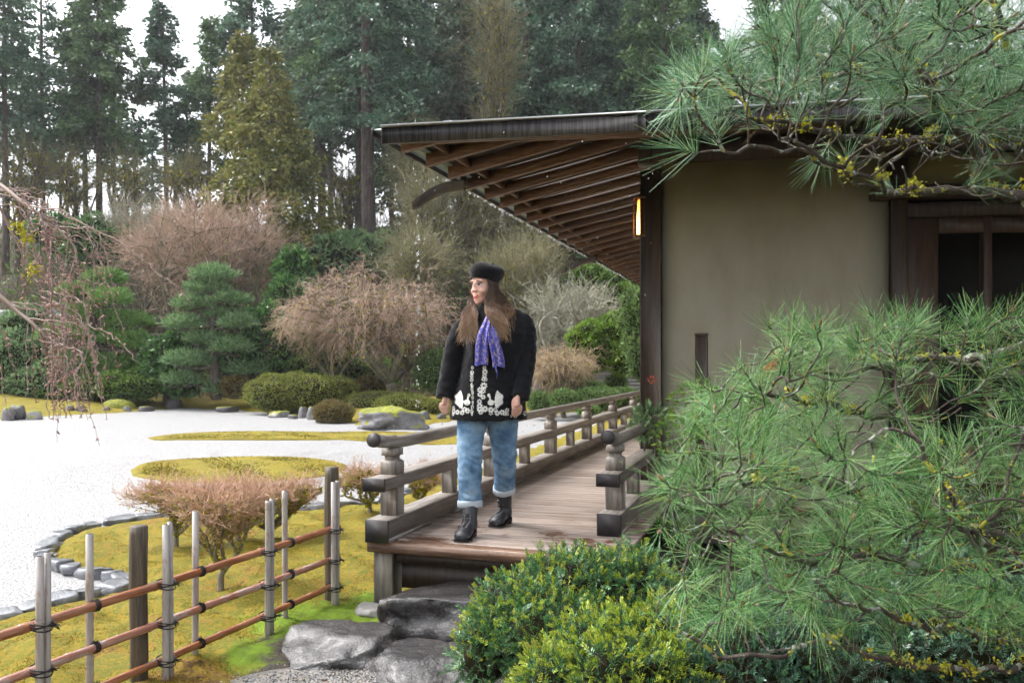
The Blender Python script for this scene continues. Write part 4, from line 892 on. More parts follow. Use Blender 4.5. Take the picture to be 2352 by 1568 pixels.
# --- jeans
mb = MB()
rings(mb, [(.005, 0, .90, .175, .115), (.002, 0, .80, .190, .120), (0, 0, .745, .178, .112)])
JL = ([pp(1085, 950, -.0), pp(1083, 985, -.02), pp(1080, 1020, -.04), pp(1080, 1055, -.065), pp(1080, 1100, -.07), pp(1080, 1148, -.065)], [pp(1153, 950, .02), pp(1155, 985, .04), pp(1157, 1020, .06), pp(1159, 1055, .08), pp(1159, 1090, .14), pp(1157, 1130, .22)])
for A, rr in zip(JL, ([.100, .091, .082, .076, .073, .070], [.108, .097, .084, .075, .070, .066])): mb.tube(smoothpath(A, 4), np.interp(np.linspace(0, 5, 21), range(6), rr), 20)
def jf(c):
    z = c.z; k = .35+.9*math.exp(-((z-.45)/.10)**2)+1.0*math.exp(-((z-.24)/.06)**2)
    v = noise.noise(Vector((c.x*9+4, c.y*9, c.z*19+c.x*9)))
    return .009*k*(abs(v)*1.5-.25)+.003*noise.noise(Vector((c.x*24, c.y*24, c.z*40)))
jeans = link("jeans", remesh(mb, .0065, m_denim, 2, jf), per)
for A, r0 in zip(JL, (.071, .067)):
    A = np.array(A); d = (A[-1]-A[-2]); d /= np.linalg.norm(d); mb = MB(); th = np.arange(28)*2*math.pi/28; a_ = np.cross(d, [0, 1, 0]); a_ /= np.linalg.norm(a_); b_ = np.cross(d, a_)
    prof = [(r0-.006, .0), (r0+.003, -.004), (r0+.0075, .004), (r0+.0075, .036), (r0+.003, .041), (r0-.004, .038), (r0-.012, .02)]
    V = np.vstack([A[-1]-d*.014+d*h+(r*(1+.035*np.sin(th*3+1)+.02*np.sin(th*5)))[:, None]*(np.cos(th)[:, None]*a_+np.sin(th)[:, None]*b_)+d*(.004*np.sin(th*2+2))[:, None] for r, h in prof]); n = 28
    i = np.arange(6)[:, None]*n; j = np.arange(n)[None]; mb.add(V, np.stack([i+j, i+(j+1) % n, i+n+(j+1) % n, i+n+j], -1).reshape(-1, 4)); mb.build("rolled_cuff", m_cuff, jeans, True)
# --- boots
def boot(toe, heel, ankle, y0):
    """toe and heel points on the deck (local), ankle top"""
    toe = np.array(toe); heel = np.array(heel); ankle = np.array(ankle); f = toe-heel; L = np.linalg.norm(f); f /= L; sd = np.array([-f[1], f[0], 0]); up = np.array([0, 0, 1.])
    P = lambda x, y, z: heel+f*x*L+sd*y+up*z
    rt = None; mb = MB()
    # upper: lengthwise sections of the foot, then the shaft
    secs = [(.03, .028, .055, .030), (.14, .034, .062, .040), (.32, .036, .058, .046), (.5, .043, .052, .046), (.66, .049, .043, .041), (.80, .052, .037, .036), (.91, .046, .032, .031), (.985, .026, .026, .020)]
    th = np.arange(18)*2*math.pi/18; V = []
    for x, w_, zc, h in secs: V += [P(x, w_*math.cos(t), max(zc+h*math.sin(t), .012+.028*max(0, 1-x*2.2))) for t in th]
    n = 18; k = len(secs); i = np.arange(k-1)[:, None]*n; j = np.arange(n)[None]; Q = np.stack([i+j, i+(j+1) % n, i+n+(j+1) % n, i+n+j], -1).reshape(-1, 4)
    V += [P(.02, 0, .055), P(.995, 0, .022)]; mb.add(np.array(V), Q, [[k*n, q, (q+1) % n] for q in range(n)]+[[k*n+1, (k-1)*n+(q+1) % n, (k-1)*n+q] for q in range(n)])
    sh = [P(.24, 0, .05), P(.22, 0, .085), P(.21, 0, .115), ankle*.5+P(.2, 0, .13)*.5, ankle]; mb.tube(np.array(sh), [.050, .051, .047, .050, .054], 18)
    o = link("boot", remesh(mb, .0045, m_boot, 4), per)
    so = MB(); out = [(-.02, .030), (.1, .036), (.3, .034), (.5, .043), (.68, .053), (.84, .054), (.95, .042), (1.01, .018)]
    top = [P(x, w_, .014) for x, w_ in out]+[P(x, -w_, .014) for x, w_ in out[::-1]]; c = len(top)
    zlow = lambda x: 0.0 if x > .45 else 0.0
    for s_, (z0, z1) in enumerate(((.002, .014),)):
        Lw = [P(x, w_, z0+(.026*max(0, 1-x/.55))) for x, w_ in out]+[P(x, -w_, z0+(.026*max(0, 1-x/.55))) for x, w_ in out[::-1]]
        Tp = [P(x, w_, z1+(.028*max(0, 1-x/.55))) for x, w_ in out]+[P(x, -w_, z1+(.028*max(0, 1-x/.55))) for x, w_ in out[::-1]]
        so.add(np.array(Lw+Tp), [[i_, (i_+1) % c, c+(i_+1) % c, c+i_] for i_ in range(c)]+[[q, q+1, c-2-q, c-1-q] for q in range(7)]+[[c+q, 2*c-1-q, 2*c-2-q, c+q+1] for q in range(7)])
    so.build("sole", m_sole, o, False)
    hl = MB(); zt = .034
    hv_ = [P(-.02, .028, .0), P(.20, .031, .0), P(.20, -.031, 0), P(-.02, -.028, 0), P(-.03, .031, zt), P(.25, .034, zt-.006), P(.25, -.034, zt-.006), P(-.03, -.031, zt)]
    hl.add(np.array(hv_), [[3, 2, 1, 0], [4, 5, 6, 7], [0, 1, 5, 4], [1, 2, 6, 5], [2, 3, 7, 6], [3, 0, 4, 7]]); hl.build("heel", m_sole, o)
    bv = bvhtree.BVHTree.FromPolygons([v.co for v in o.data.vertices], [p.vertices[:] for p in o.data.polygons]); lc = MB(); el = MB(); dn = -f*.75-up*.65; dn /= np.linalg.norm(dn)
    rows = []
    for q in range(6):
        t = q/5; base = P(.62-.20*t, 0, .075+.075*t); row = []
        for s_ in (-1, 1):
            h = bv.ray_cast(Vector(base+sd*s_*(.014+.004*t)-dn*.15), Vector(dn)); row.append(np.array(h[0])-dn*.002 if h[0] else None)
        rows.append(row)
    for q in range(6):
        for s_ in (0, 1):
            if rows[q][s_] is None: continue
            ellipsoid(el, rows[q][s_], (.0038, .0038, .0038), n=8, k=6)
            nx_ = rows[q+1][1-s_] if q < 5 else rows[q][1-s_]
            if nx_ is not None: m_ = (rows[q][s_]+nx_)/2-dn*.004; lc.tube(np.array([rows[q][s_], m_, nx_]), .0024, 5)
    if rows[5][0] is not None:
        c0 = (rows[5][0]+rows[5][1])/2-dn*.006 if rows[5][1] is not None else rows[5][0]
        for s_ in (-1, 1):
            t = np.linspace(0, math.pi*2, 14); lc.tube(c0+sd*(s_*.018*(1-np.cos(t))*.7)[:, None]+up*(.012*np.sin(t)-.004*(1-np.cos(t)))[:, None], .0022, 5)
            lc.tube(np.array([c0, c0+sd*s_*.012-up*.02-dn*.004, c0+sd*s_*.016-up*.045]), .002, 5)
    lc.build("laces", m_lace, o); el.build("eyelets", m_eyelet, o)
boot((pp(1063, 1223)[0], -.30, 0), (pp(1086, 1223)[0], -.085, 0), JL[0][-1]+[.002, 0, .01], 0)
boot((pp(1132, 1223)[0]-.004, .16, 0), (pp(1166, 1223)[0], .33, 0), JL[1][-1]+[.0, .03, .01], 0)
# --- beret
mb = MB(); Rb = Rh @ np.array(Matrix.Rotation(math.radians(-20), 3, 'X')); bc = HC+Rh @ np.array([0, .016, .056])
th = np.arange(40)*2*math.pi/40; prof = [(.080, .098, -.034), (.085, .103, -.018), (.090, .108, -.002), (.097, .115, .010), (.102, .120, .025), (.101, .119, .042), (.093, .110, .058), (.076, .091, .073), (.050, .060, .084), (.023, .028, .089), (.004, .004, .091)]
V = np.vstack([np.stack([a*np.cos(th)*(1+.02*np.sin(th*5+z*60)), c*np.sin(th)*(1+.02*np.cos(th*4)), z+.006*np.sin(th*3)*(z > .01)+0*th], 1) for a, c, z in prof]); V[:, 1] += np.interp(V[:, 2], [0, .08], [0, .028])
n = 40; k = len(prof); i = np.arange(k-1)[:, None]*n; j = np.arange(n)[None]; mb.add(V @ Rb.T+bc, np.stack([i+j, i+(j+1) % n, i+n+(j+1) % n, i+n+j], -1).reshape(-1, 4))
tp = bc+Rb @ np.array([.012, .035, .083]); mb.tube(np.array([tp, tp+[.004, 0, .014], tp+[.009, 0, .030]]), [.004, .0035, .002], 6)
m_wool = pmat("black_wool", [(.004, .004, .005), (.009, .009, .012)], 60, (1, 1, 1), .95, bmp=.6, bdist=.004, spec=.1, sheen=.15); mb.build("beret", m_wool, per, True)
# --- hair: strands from under the beret down over both shoulders
m_hair, nt, b = newmat("brown_hair_with_blond_ends"); g = nt.nodes.new("ShaderNodeNewGeometry"); tc = nt.nodes.new("ShaderNodeTexCoord"); sx = nt.nodes.new("ShaderNodeSeparateXYZ"); nt.links.new(tc.outputs["Object"], sx.inputs[0])
mr = nt.nodes.new("ShaderNodeMapRange"); mr.inputs[1].default_value = 1.56; mr.inputs[2].default_value = 1.27; nt.links.new(sx.outputs[2], mr.inputs[0])
h = mathn(nt, 'ADD', mathn(nt, 'MULTIPLY', mr.outputs[0], .62), mathn(nt, 'MULTIPLY', g.outputs["Random Per Island"], .42))
nt.links.new(ramp(nt, h, [(.030, .016, .011), (.09, .047, .03), (.26, .15, .085), (.50, .33, .20)], .10, .90), b.inputs["Base Color"]); b.inputs["Roughness"].default_value = .38; b.inputs["Specular IOR Level"].default_value = .5
mb = MB(); rg = np.random.default_rng(12)
def strand(P, r, wave, ph):
    S = smoothpath(P, 5); t = np.linspace(0, 1, len(S)); wave = wave*2.2; ph = round(ph*1.2)/1.2; d = np.stack([np.sin(t*8+ph)*wave*t, .4*np.cos(t*8+ph)*wave*t, 0*t], 1)
    mb.tube(S+d, r*np.interp(t, [0, .12, .6, .92, 1], [.8, 1, 1, .55, .15]), 4, cap=False, flat=.7)
def hp(c): return HC+Rh @ np.array(c)
for k in range(380):       # lock that falls on the left of the picture, from the far side of the face
    u = rg.random(); e = pp(rg.uniform(1052, 1101), rg.uniform(758, 800)-abs(u-.5)*20, -.165+rg.uniform(-.012, .012))
    strand([hp((-.066-.008*rg.random(), -.012+.05*u, .05)), hp((-.076-.004*rg.random(), -.014+.05*u, -.015)), pp(rg.uniform(1076, 1091), 697, -.055+.06*u), pp(rg.uniform(1064, 1097), 728, -.130+.03*u), e], rg.uniform(.0010, .0019), .006, rg.uniform(0, 6))
for k in range(600):       # lock on the right of the picture, beside the cheek and over the chest
    u = rg.random(); e = pp(rg.uniform(1130, 1172), rg.uniform(744, 790), -.165+.025*rg.random()-.01*u)
    strand([hp((.060+.012*rg.random(), -.040+.085*u, .055)), hp((.074+.006*rg.random(), -.042+.085*u, -.015)), pp(1116+32*u+rg.uniform(-3, 3), 697, -.10+.07*u), pp(1121+42*u+rg.uniform(-4, 4), 728, -.165+.07*u), e], rg.uniform(.0010, .0019), .005, rg.uniform(0, 6))
for k in range(380):       # back of the head, over the far shoulder
    a = rg.uniform(.25, 1.35)*math.pi*.75; q = np.array([.074*math.sin(a+.6), -.075*math.cos(a+.6)+.014, 0]); e = pp(rg.uniform(1138, 1184), rg.uniform(720, 768), rg.uniform(-.13, -.05))
    strand([hp((q[0]*.95, q[1], .05)), hp((q[0]*1.08, q[1]*1.05, -.02)), pp(rg.uniform(1128, 1166), 690, rg.uniform(-.06, .07)), pp(rg.uniform(1134, 1184), 712, rg.uniform(-.11, .04)), e], rg.uniform(.0011, .0021), .004, rg.uniform(0, 6))
mb.build("hair", m_hair, per, True)
# --- scarf
m_scarf, nt, b = newmat("blue_violet_scarf_with_pale_print"); mp = mapping(nt, (1, 1, 1)); vo = nt.nodes.new("ShaderNodeTexVoronoi"); vo.feature = 'DISTANCE_TO_EDGE'; vo.inputs["Scale"].default_value = 42; nt.links.new(mp.outputs[0], vo.inputs["Vector"])
nz = noisetex(nt, mp.outputs[0], 48, 3, .6); f = mathn(nt, 'MULTIPLY', mathn(nt, 'LESS_THAN', vo.outputs["Distance"], .075), mathn(nt, 'GREATER_THAN', nz, .50))
f = mathn(nt, 'MAXIMUM', f, mathn(nt, 'GREATER_THAN', noisetex(nt, mp.outputs[0], 75, 2, .5), .665))
nt.links.new(mixc(nt, f, ramp(nt, nz, [(.085, .085, .42), (.13, .13, .55)]), (.52, .42, .33)), b.inputs["Base Color"]); b.inputs["Roughness"].default_value = .75
mb = MB()
def tail(L, hw, yfs, ph, nf):
    C = smoothpath(L, 8); k = len(C); t = np.linspace(0, 1, k); W = np.interp(t, np.linspace(0, 1, len(hw)), hw); uu = np.linspace(-1, 1, 25); V = []
    for sgn in (1, -1):
        for c, w_, s_ in zip(C, W, t):
            fold_ = .012*np.sin(uu*nf+ph+s_*1.5)+.004*np.sin(uu*nf*2.3+s_*4); V.append(np.stack([c[0]+uu*w_+.004*math.sin(s_*9), c[1]+fold_*min(1, w_/.03)+sgn*(-.0018), c[2]+.004*np.sin(uu*3+ph)+0*uu], 1))
    V = np.vstack(V); n = 25; i = np.arange(k-1)[:, None]*n; j = np.arange(n-1)[None]; Q = np.stack([i+j, i+j+1, i+n+j+1, i+n+j], -1).reshape(-1, 4); mb.add(V, np.vstack([Q, Q[:, ::-1]+k*n])); 
    e = (k-1)*n; mb.add(np.vstack([V[e:e+n], V[k*n+e:k*n+e+n]]), [[q, q+1, n+q+1, n+q] for q in range(n-1)])
tail([pp(1124, 716, -.085), pp(1120, 737, -.142), pp(1113, 770, -.180), pp(1108, 805, -.178), pp(1107, 838, -.172)], [.010, .022, .034, .040, .041], 0, .5, 5)
tail([pp(1126, 716, -.085), pp(1127, 740, -.138), pp(1135, 775, -.182), pp(1142, 810, -.182), pp(1146, 842, -.176)], [.012, .026, .034, .038, .038], 0, 2.2, 6)
q = [pp(1138, 838, -.178), pp(1143, 855, -.176), pp(1142, 868, -.174)]; mb.tube(np.array(q), [.008, .003, .001], 5)
mb.build("scarf", m_scarf, per, True)
# ================================================================ BACKGROUND PLANTING
m_fir = lmat("blue_green_fir_needles", [(.030, .070, .048), (.061, .130, .085), (.107, .194, .124), (.190, .284, .182)], .6, .25, .3, .45, .35)
m_fir2 = lmat("dark_green_fir_needles", [(.035, .076, .034), (.069, .142, .059), (.123, .213, .084), (.209, .296, .126)], .6, .25, .3, .45, .35)
m_fir3 = lmat("pale_green_fir_needles", [(.045, .075, .05), (.08, .125, .08), (.125, .175, .11), (.18, .23, .15)], .6, .25, .3, .45, .35)
m_cedar = lmat("olive_cedar_sprays", [(.053, .074, .021), (.125, .149, .034), (.223, .223, .051), (.304, .242, .077)], .6, .25, .3, .5, .5)
m_bark = pmat("brown_conifer_bark", [(.045, .033, .030), (.098, .075, .069), (.150, .120, .108)], 3, (3, 3, .6), .9, bmp=.6, bdist=.05)
m_barkg = pmat("grey_mossy_bark", [(.065, .058, .039), (.143, .130, .091), (.156, .169, .052)], 3, (2, 2, 1), .9, bmp=.5, bdist=.03)
m_barkd = pmat("dark_wet_bark", [(.031, .022, .020), (.078, .061, .048), (.138, .113, .086)], 5, (2, 2, 1), .8, bmp=.5, bdist=.02)
m_pinkt = lmat("pinkish_bare_twigs", [(.290, .177, .132), (.435, .285, .218), (.555, .405, .330), (.483, .392, .265)], .7, 0, .2, .5, .5)
m_tant = lmat("tan_bare_twigs", [(.230, .161, .098), (.368, .270, .172), (.483, .356, .241), (.391, .333, .149)], .7, 0, .2, .5, .5)
m_lich = lmat("lichen_grey_twigs", [(.16, .15, .10), (.30, .29, .22), (.42, .41, .33), (.34, .34, .20)], .7, 0, .2, .5, .5)
m_greyt = lmat("grey_green_twigs", [(.115, .103, .063), (.207, .190, .115), (.287, .276, .138), (.356, .310, .218)], .7, 0, .2, .5, .5)
m_moss = lmat("yellow_green_moss", [(.14, .13, .015), (.28, .27, .02), (.42, .38, .03), (.34, .26, .03)], .8, .2, .2, .5, 2)
m_leafd = lmat("glossy_dark_leaves", [(.021, .064, .021), (.046, .128, .034), (.085, .213, .046), (.213, .383, .085)], .3, .2, .5, .4, 1.2)
m_leafm = lmat("mid_green_leaves", [(.041, .088, .020), (.088, .169, .030), (.149, .257, .041), (.230, .338, .068)], .5, .3, .4, .5, .9)
m_leafb = lmat("bright_green_leaves", [(.057, .115, .017), (.115, .218, .023), (.196, .322, .034), (.287, .391, .057)], .5, .3, .4, .5, .9)
m_clip = lmat("clipped_azalea_leaves", [(.075, .094, .022), (.150, .188, .035), (.237, .263, .050), (.300, .275, .075)], .55, .25, .3, .5, 1.6)
m_clipb = lmat("bronze_clipped_leaves", [(.088, .056, .027), (.163, .112, .050), (.213, .175, .056), (.175, .200, .050)], .55, .25, .3, .5, 1.6)
m_clipg = lmat("soft_green_clipped_leaves", [(.055, .110, .033), (.110, .198, .055), (.176, .275, .083), (.231, .319, .110)], .55, .25, .3, .5, 1.2)
m_pine = lmat("garden_pine_needles", [(.057, .137, .036), (.114, .237, .057), (.186, .329, .079), (.257, .400, .114)], .55, .25, .3, .5, 1.0)
m_pineb = lmat("blue_pine_needles", [(.052, .113, .048), (.112, .208, .089), (.202, .321, .140), (.302, .417, .190)], .55, .25, .3, .5, 1.0)
m_core = flat("core_shade", (.022, .022, .010), .9, .1)  # solid near-black filler lumps; the shade inside the bushes is their colour

def conifer(k, px, d, top, bot, hw, kind, tr, label, group="tall conifers on the slope", dens=1.0):
    rg = np.random.default_rng(1000+k); x = ax(px, d); zb = gz(x, d)-.2; zt = az(top, d); zc = az(bot, d); R = 1.18*hw/F*d; r0 = tr/F*d*.42
    o = empty("cedar_tree" if kind == 'cedar' else "fir_tree", (x, d, zb), 0, label, "tree", group)
    H = zt-zb; mb = MB(); n = 9; ks = np.linspace(0, 1, n); lean = rg.normal(0, .012, 2)
    mb.tube(np.stack([lean[0]*ks*H, lean[1]*ks*H, ks*H], 1), r0*(1-ks)**.75+.03, 9); mb.build("trunk", m_bark, o, True)
    c0 = zc-zb; N = int((H-c0)/.12*dens*(2.0 if kind == 'cedar' else .75 if kind == 'sparse' else 1.15)); h = np.sort(rg.random(N)**(.95)); az_ = rg.random(N)*2*math.pi
    if kind == 'cedar': L = R*(1-h**1.25)*rg.uniform(.72, 1.05, N)+.3
    elif kind == 'sparse': L = R*(1-h*.9)*rg.uniform(.3, 1.0, N)+.25
    else: L = R*np.minimum(1, (1-h)*1.5+.08)*rg.uniform(.55, 1.05, N)+.25
    zz_ = c0+h*(H-c0); dirs = np.stack([np.cos(az_), np.sin(az_), 0*az_], 1); side = np.stack([-np.sin(az_), np.cos(az_), 0*az_], 1)
    rise = rg.uniform(-.05, .30, N) if kind != 'cedar' else rg.uniform(.0, .25, N); droop = rg.uniform(.25, .6, N) if kind != 'cedar' else rg.uniform(.4, .8, N)
    def pt(i, t): return np.stack([lean[0]*zz_[i], lean[1]*zz_[i], zz_[i]], 1)+dirs[i]*(L[i]*t)[:, None]+np.array([0, 0, 1.])*(L[i]*(rise[i]*t-droop[i]*t*t))[:, None]
    i = np.arange(N); mb = MB()
    mb.ribbons(pt(i, 0*h), pt(i, 0*h+.5), pt(i, 0*h+1.0), .05, .015, rg, 3); mb.build("branches", m_bark, o)
    M = np.clip((L*(9.0 if kind == 'cedar' else 8.5)).astype(int), 5, 34); i = np.repeat(i, M); t = rg.uniform(.16 if kind != 'cedar' else .3, 1.02, len(i)); Pm = pt(i, t)
    spread = (L[i]*.24*(1.15-t))
    sg = rg.uniform(-1, 1, len(i)); Pm = Pm+side[i]*(sg*spread)[:, None]+np.array([0, 0, -1.])*(np.abs(sg)*spread*.35+rg.random(len(i))*.18)[:, None]
    K = 7 if kind != 'sparse' else 5; j = np.repeat(np.arange(len(i)), K); n = len(j)
    dr = dirs[i][j]*rg.uniform(.1, 1.0, n)[:, None]+side[i][j]*(np.sign(sg[j])*rg.uniform(0, 1.0, n))[:, None]+rg.normal(0, .35, (n, 3))+np.array([0, 0, 1.])*rg.uniform(-.75, .15, n)[:, None]*(1.5 if kind == 'cedar' else 1)
    mb = MB(); mb.blades(Pm[j]+rg.normal(0, .13, (n, 3)), dr, rg.uniform(.16, .44, n)*d/48, rg.uniform(.09, .20, n)*d/48, rg)
    mb.build("foliage", m_cedar if kind == 'cedar' else ((m_fir, m_fir2, m_fir, m_fir3, m_fir2)[k % 5]), o); return o
CON = [
 (14, 44, -160, 335, 105, 'fir', 17, "dense dark fir cut by the photo's left edge"),
 (46, 50, -60, 250, 60, 'sparse', 12, "thin bare-stemmed fir second from the left edge"),
 (100, 47, -80, 330, 75, 'sparse', 13, "lone straight-stemmed fir with short broken branches left of the broad fir"),
 (198, 49, -90, 330, 62, 'fir', 13, "slender fir standing close on the left side of the broad fir"),
 (228, 48, -130, 340, 112, 'fir', 17, "broad full-crowned fir against the open white sky"),
 (312, 53, 270, 430, 46, 'sparse', 9, "short thin fir right of the broad fir"),
 (262, 55, 150, 400, 50, 'sparse', 9, "thin pole-like fir just behind the broad fir"),
 (384, 50, 8, 330, 58, 'fir', 12, "narrow spire-topped fir standing alone in the white gap of sky"),
 (432, 56, 170, 420, 55, 'sparse', 9, "sparse half-bare fir right of the spire-topped fir"),
 (478, 52, 38, 400, 66, 'fir', 12, "second narrow fir touching the olive cedar"),
 (588, 53, -120, 200, 85, 'fir', 14, "tall thin fir rising behind the olive cedar"),
 (622, 37, 110, 610, 175, 'cedar', 16, "broad olive-brown cedar with drooping sprays over the pink maple"),
 (560, 42, 70, 330, 75, 'cedar', 12, "narrow olive cedar top behind the broad cedar"),
 (738, 46, -220, 330, 120, 'fir', 22, "dark-stemmed fir between the olive cedar and the thickest trunk"),
 (760, 52, -120, 250, 95, 'fir', 15, "fir half hidden behind the dark-stemmed fir"),
 (850, 41, -330, 300, 150, 'fir', 43, "largest fir with the thickest bare reddish trunk left of the roof corner"),
 (826, 44, -200, 260, 110, 'fir', 18, "slimmer fir trunk pressed against the thickest one"),
 (935, 50, -160, 330, 120, 'fir', 20, "fir whose crown fills the space right of the thickest trunk"),
 (1010, 56, -120, 380, 110, 'fir', 16, "fir behind the roof's left corner"),
 (1165, 56, -160, 300, 120, 'fir', 18, "fir above the middle of the roof edge behind the mossy tree"),
 (1290, 48, -240, 330, 140, 'fir', 22, "deep green fir above the middle of the fascia"),
 (1395, 54, -200, 300, 125, 'fir', 18, "fir behind the roof between the deep green one and the bright gap"),
 (1480, 47, -220, 330, 130, 'fir', 20, "fir above the pine branch's left tip"),
 (1585, 52, -60, 330, 95, 'fir', 16, "fir with a pale edge beside the right-hand gap of sky"),
 (1800, 46, -200, 330, 130, 'fir', 20, "fir behind the pine branches right of the gap of sky"),
 (1980, 50, -220, 330, 140, 'fir', 20, "fir hidden behind the pine needles near the top right"),
 (2180, 48, -220, 330, 150, 'fir', 20, "rightmost fir seen through the pine needles"),
 (680, 60, 30, 420, 90, 'fir', 14, "distant fir filling the gap between cedar and dark-stemmed fir"),
 (1090, 62, -100, 330, 120, 'fir', 14, "distant fir left of the mossy bare tree's top"),
 (900, 62, 60, 450, 90, 'fir', 14, "distant fir behind the thickest trunk"),
 (1230, 64, -60, 330, 120, 'fir', 14, "distant fir between the roof's two middle firs"),
 (1440, 62, -40, 330, 110, 'fir', 14, "distant fir right of the roof's middle firs"),
 (1330, 43, -260, 345, 120, 'fir', 20, "nearest fir right above the roof edge's middle"),
 (1060, 46, -140, 345, 105, 'fir', 18, "dark fir directly above the roof corner's fascia"),
 (1540, 42, -200, 345, 110, 'fir', 20, "full-crowned fir touching the pine branch's left tip"),
 (1215, 44, -260, 345, 110, 'fir', 20, "tall fir left of the nearest one above the roof edge"),
 (140, 60, 250, 440, 70, 'sparse', 8, "distant thin fir between the two left-hand poles"),
 (350, 62, 300, 470, 60, 'sparse', 8, "distant thin fir low beside the spire-topped fir"),
 (20, 58, 240, 450, 70, 'sparse', 9, "distant fir low at the left edge"),
]
for k, c in enumerate(CON): conifer(k, *c)

m_lichb = pmat("pale_lichen_bark", [(.20, .19, .14), (.34, .33, .26), (.42, .41, .34)], 6, (1, 1, 1), .9)
def bare_tree(name, label, k, d, base, ell, mt_bark, mt_twig, nl=6, n2=45, ntw=1500, tl=(.5, 1.1), up=.3, droop=.0, tw=.014, r0=.12, moss=0, limbs=None, group=None, spread=.8, wild=.6):
    """base and ell=(px, py, half width, half height) in picture pixels at depth d"""
    rg = np.random.default_rng(3000+k); B = np.array(at(base[0], base[1], d)); B[2] = min(B[2], gz(B[0], B[1])) if d > 10 else B[2]
    C = np.array(at(ell[0], ell[1], d)); rx, rz = ell[2]/F*d, ell[3]/F*d; ry = rx*spread; rad = np.array([rx, ry, rz])
    o = empty(name, tuple(B), 0, label, "tree" if name.endswith("tree") or name.endswith("maple") else "shrub", group); mb = MB(); lm = []
    fork = (B+(C-B)*.22) if C[2] > B[2] else B
    fork[0] = B[0]+rg.normal(0, .05)*rx
    mb.tube(smoothpath([B-[0, 0, .15], (B+fork)/2+rg.normal(0, .06, 3)*rx*.4, fork], 4)-B, np.linspace(r0*1.15, r0*.85, 9), 9)
    for q in range(nl):
        if limbs and q < len(limbs): E = np.array(at(limbs[q][0], limbs[q][1], d))+[0, rg.uniform(-.5, .5)*ry, 0]
        else:
            u = rg.normal(size=3); u[2] = abs(u[2])*.8; u /= np.linalg.norm(u); E = C+u*rad*rg.uniform(.55, .85)
        M = (fork+E)/2+np.array([0, 0, 1.])*(.18*rz if droop else -.05*rz)+rg.normal(0, .14, 3)*rad; M2 = (M+E)/2+rg.normal(0, .10, 3)*rad
        P = smoothpath([fork, (fork+M)/2+rg.normal(0, .07, 3)*rad, M, M2, E], 5); mb.tube(P-B, np.linspace(r0*.68, r0*.16, len(P)), 7); lm.append(P)
    li = rg.integers(0, nl, n2); tt = rg.uniform(.3, 1, n2); S = np.array([lm[a][int(t*(len(lm[a])-1))] for a, t in zip(li, tt)])
    u = rg.normal(size=(n2, 3)); u[:, 2] = np.abs(u[:, 2])*(1 if not droop else .7)-(.15 if droop else 0); u /= np.linalg.norm(u, axis=1)[:, None]; E2 = C+u*rad*rg.uniform(.7, .98, n2)[:, None]
    E2 = S+(E2-S)*np.minimum(1, 1.1*rx/(np.linalg.norm(E2-S, axis=1)+.01))[:, None]
    M2 = (S+E2)/2+rg.normal(0, .10, (n2, 3))*rad+np.array([0, 0, .10*rz])
    mb.ribbons(S-B, M2-B, E2-B, r0*.42, r0*.12, rg, 5); mb.build("limbs", mt_bark, o, True)
    a = rg.integers(0, n2, ntw); t = rg.uniform(.15, 1, ntw)[:, None]; P0 = (1-t)**2*S[a]+2*t*(1-t)*M2[a]+t*t*E2[a]
    out = (P0-C)/rad; out /= np.linalg.norm(out, axis=1)[:, None]+1e-6
    L = rg.uniform(*tl, ntw)[:, None]; dr = out*.35+(E2[a]-S[a])/(np.linalg.norm(E2[a]-S[a], axis=1)[:, None]+.01)*.35+rg.normal(0, wild, (ntw, 3))+[0, 0, up]
    dr /= np.linalg.norm(dr, axis=1)[:, None]; P2 = P0+dr*L; P1 = (P0+P2)/2+rg.normal(0, .18, (ntw, 3))*L
    if droop: P1 = P0+dr*L*.6+[0, 0, .08]; P2 = P0+dr*L*.75-np.array([0, 0, 1.])*L*droop
    mb = MB(); mb.ribbons(P0-B, P1-B, P2-B, tw, tw*.55, rg, 3)
    # finer side twigs
    n3 = ntw*2; a = rg.integers(0, ntw, n3); t = rg.uniform(.3, 1, n3)[:, None]; Q0 = (1-t)**2*P0[a]+2*t*(1-t)*P1[a]+t*t*P2[a]; dq = (P2[a]-P0[a])+rg.normal(0, .7, (n3, 3))*L[a]+np.array([0, 0, up*.3])*L[a]; Q2 = Q0+dq*rg.uniform(.25, .5, n3)[:, None]
    if droop: Q2[:, 2] -= (L[a]*droop*.3)[:, 0]
    mb.ribbons(Q0-B, (Q0+Q2)/2+rg.normal(0, .12, (n3, 3))*L[a]-B, Q2-B, tw*.7, tw*.4, rg, 2); 
    mb.build("twigs", mt_twig, o)
    if moss:
        n = moss; q = rg.integers(0, nl, n); P = np.array([lm[a][int(t*(len(lm[a])-1))] for a, t in zip(q, rg.random(n))])+rg.normal(0, .5, (n, 3))*r0*.7+[0, 0, r0*.3]; q2 = rg.integers(0, n2, n); t2 = rg.uniform(.1, .75, n)[:, None]; Pb = (1-t2)**2*S[q2]+2*t2*(1-t2)*M2[q2]+t2*t2*E2[q2]+rg.normal(0, .35, (n, 3))*r0; P = np.where((rg.random(n) < .6)[:, None], Pb, P)
        mb = MB(); mb.blades(P-B, rg.normal(size=(n, 3))+[0, 0, .5], rg.uniform(.05, .16, n)*d/26, rg.uniform(.03, .08, n)*d/26, rg); mb.build("moss", m_moss, o)
    return o
bare_tree("bare_maple", "large vase-shaped bare maple with salmon-pink twigs under the olive cedar", 1, 33, (500, 735), (480, 600, 225, 150), m_barkg, m_pinkt, 10, 130, 3300, (.4, 1.0), .35, 0, .017, .16, 300, group="bare maples across the gravel")
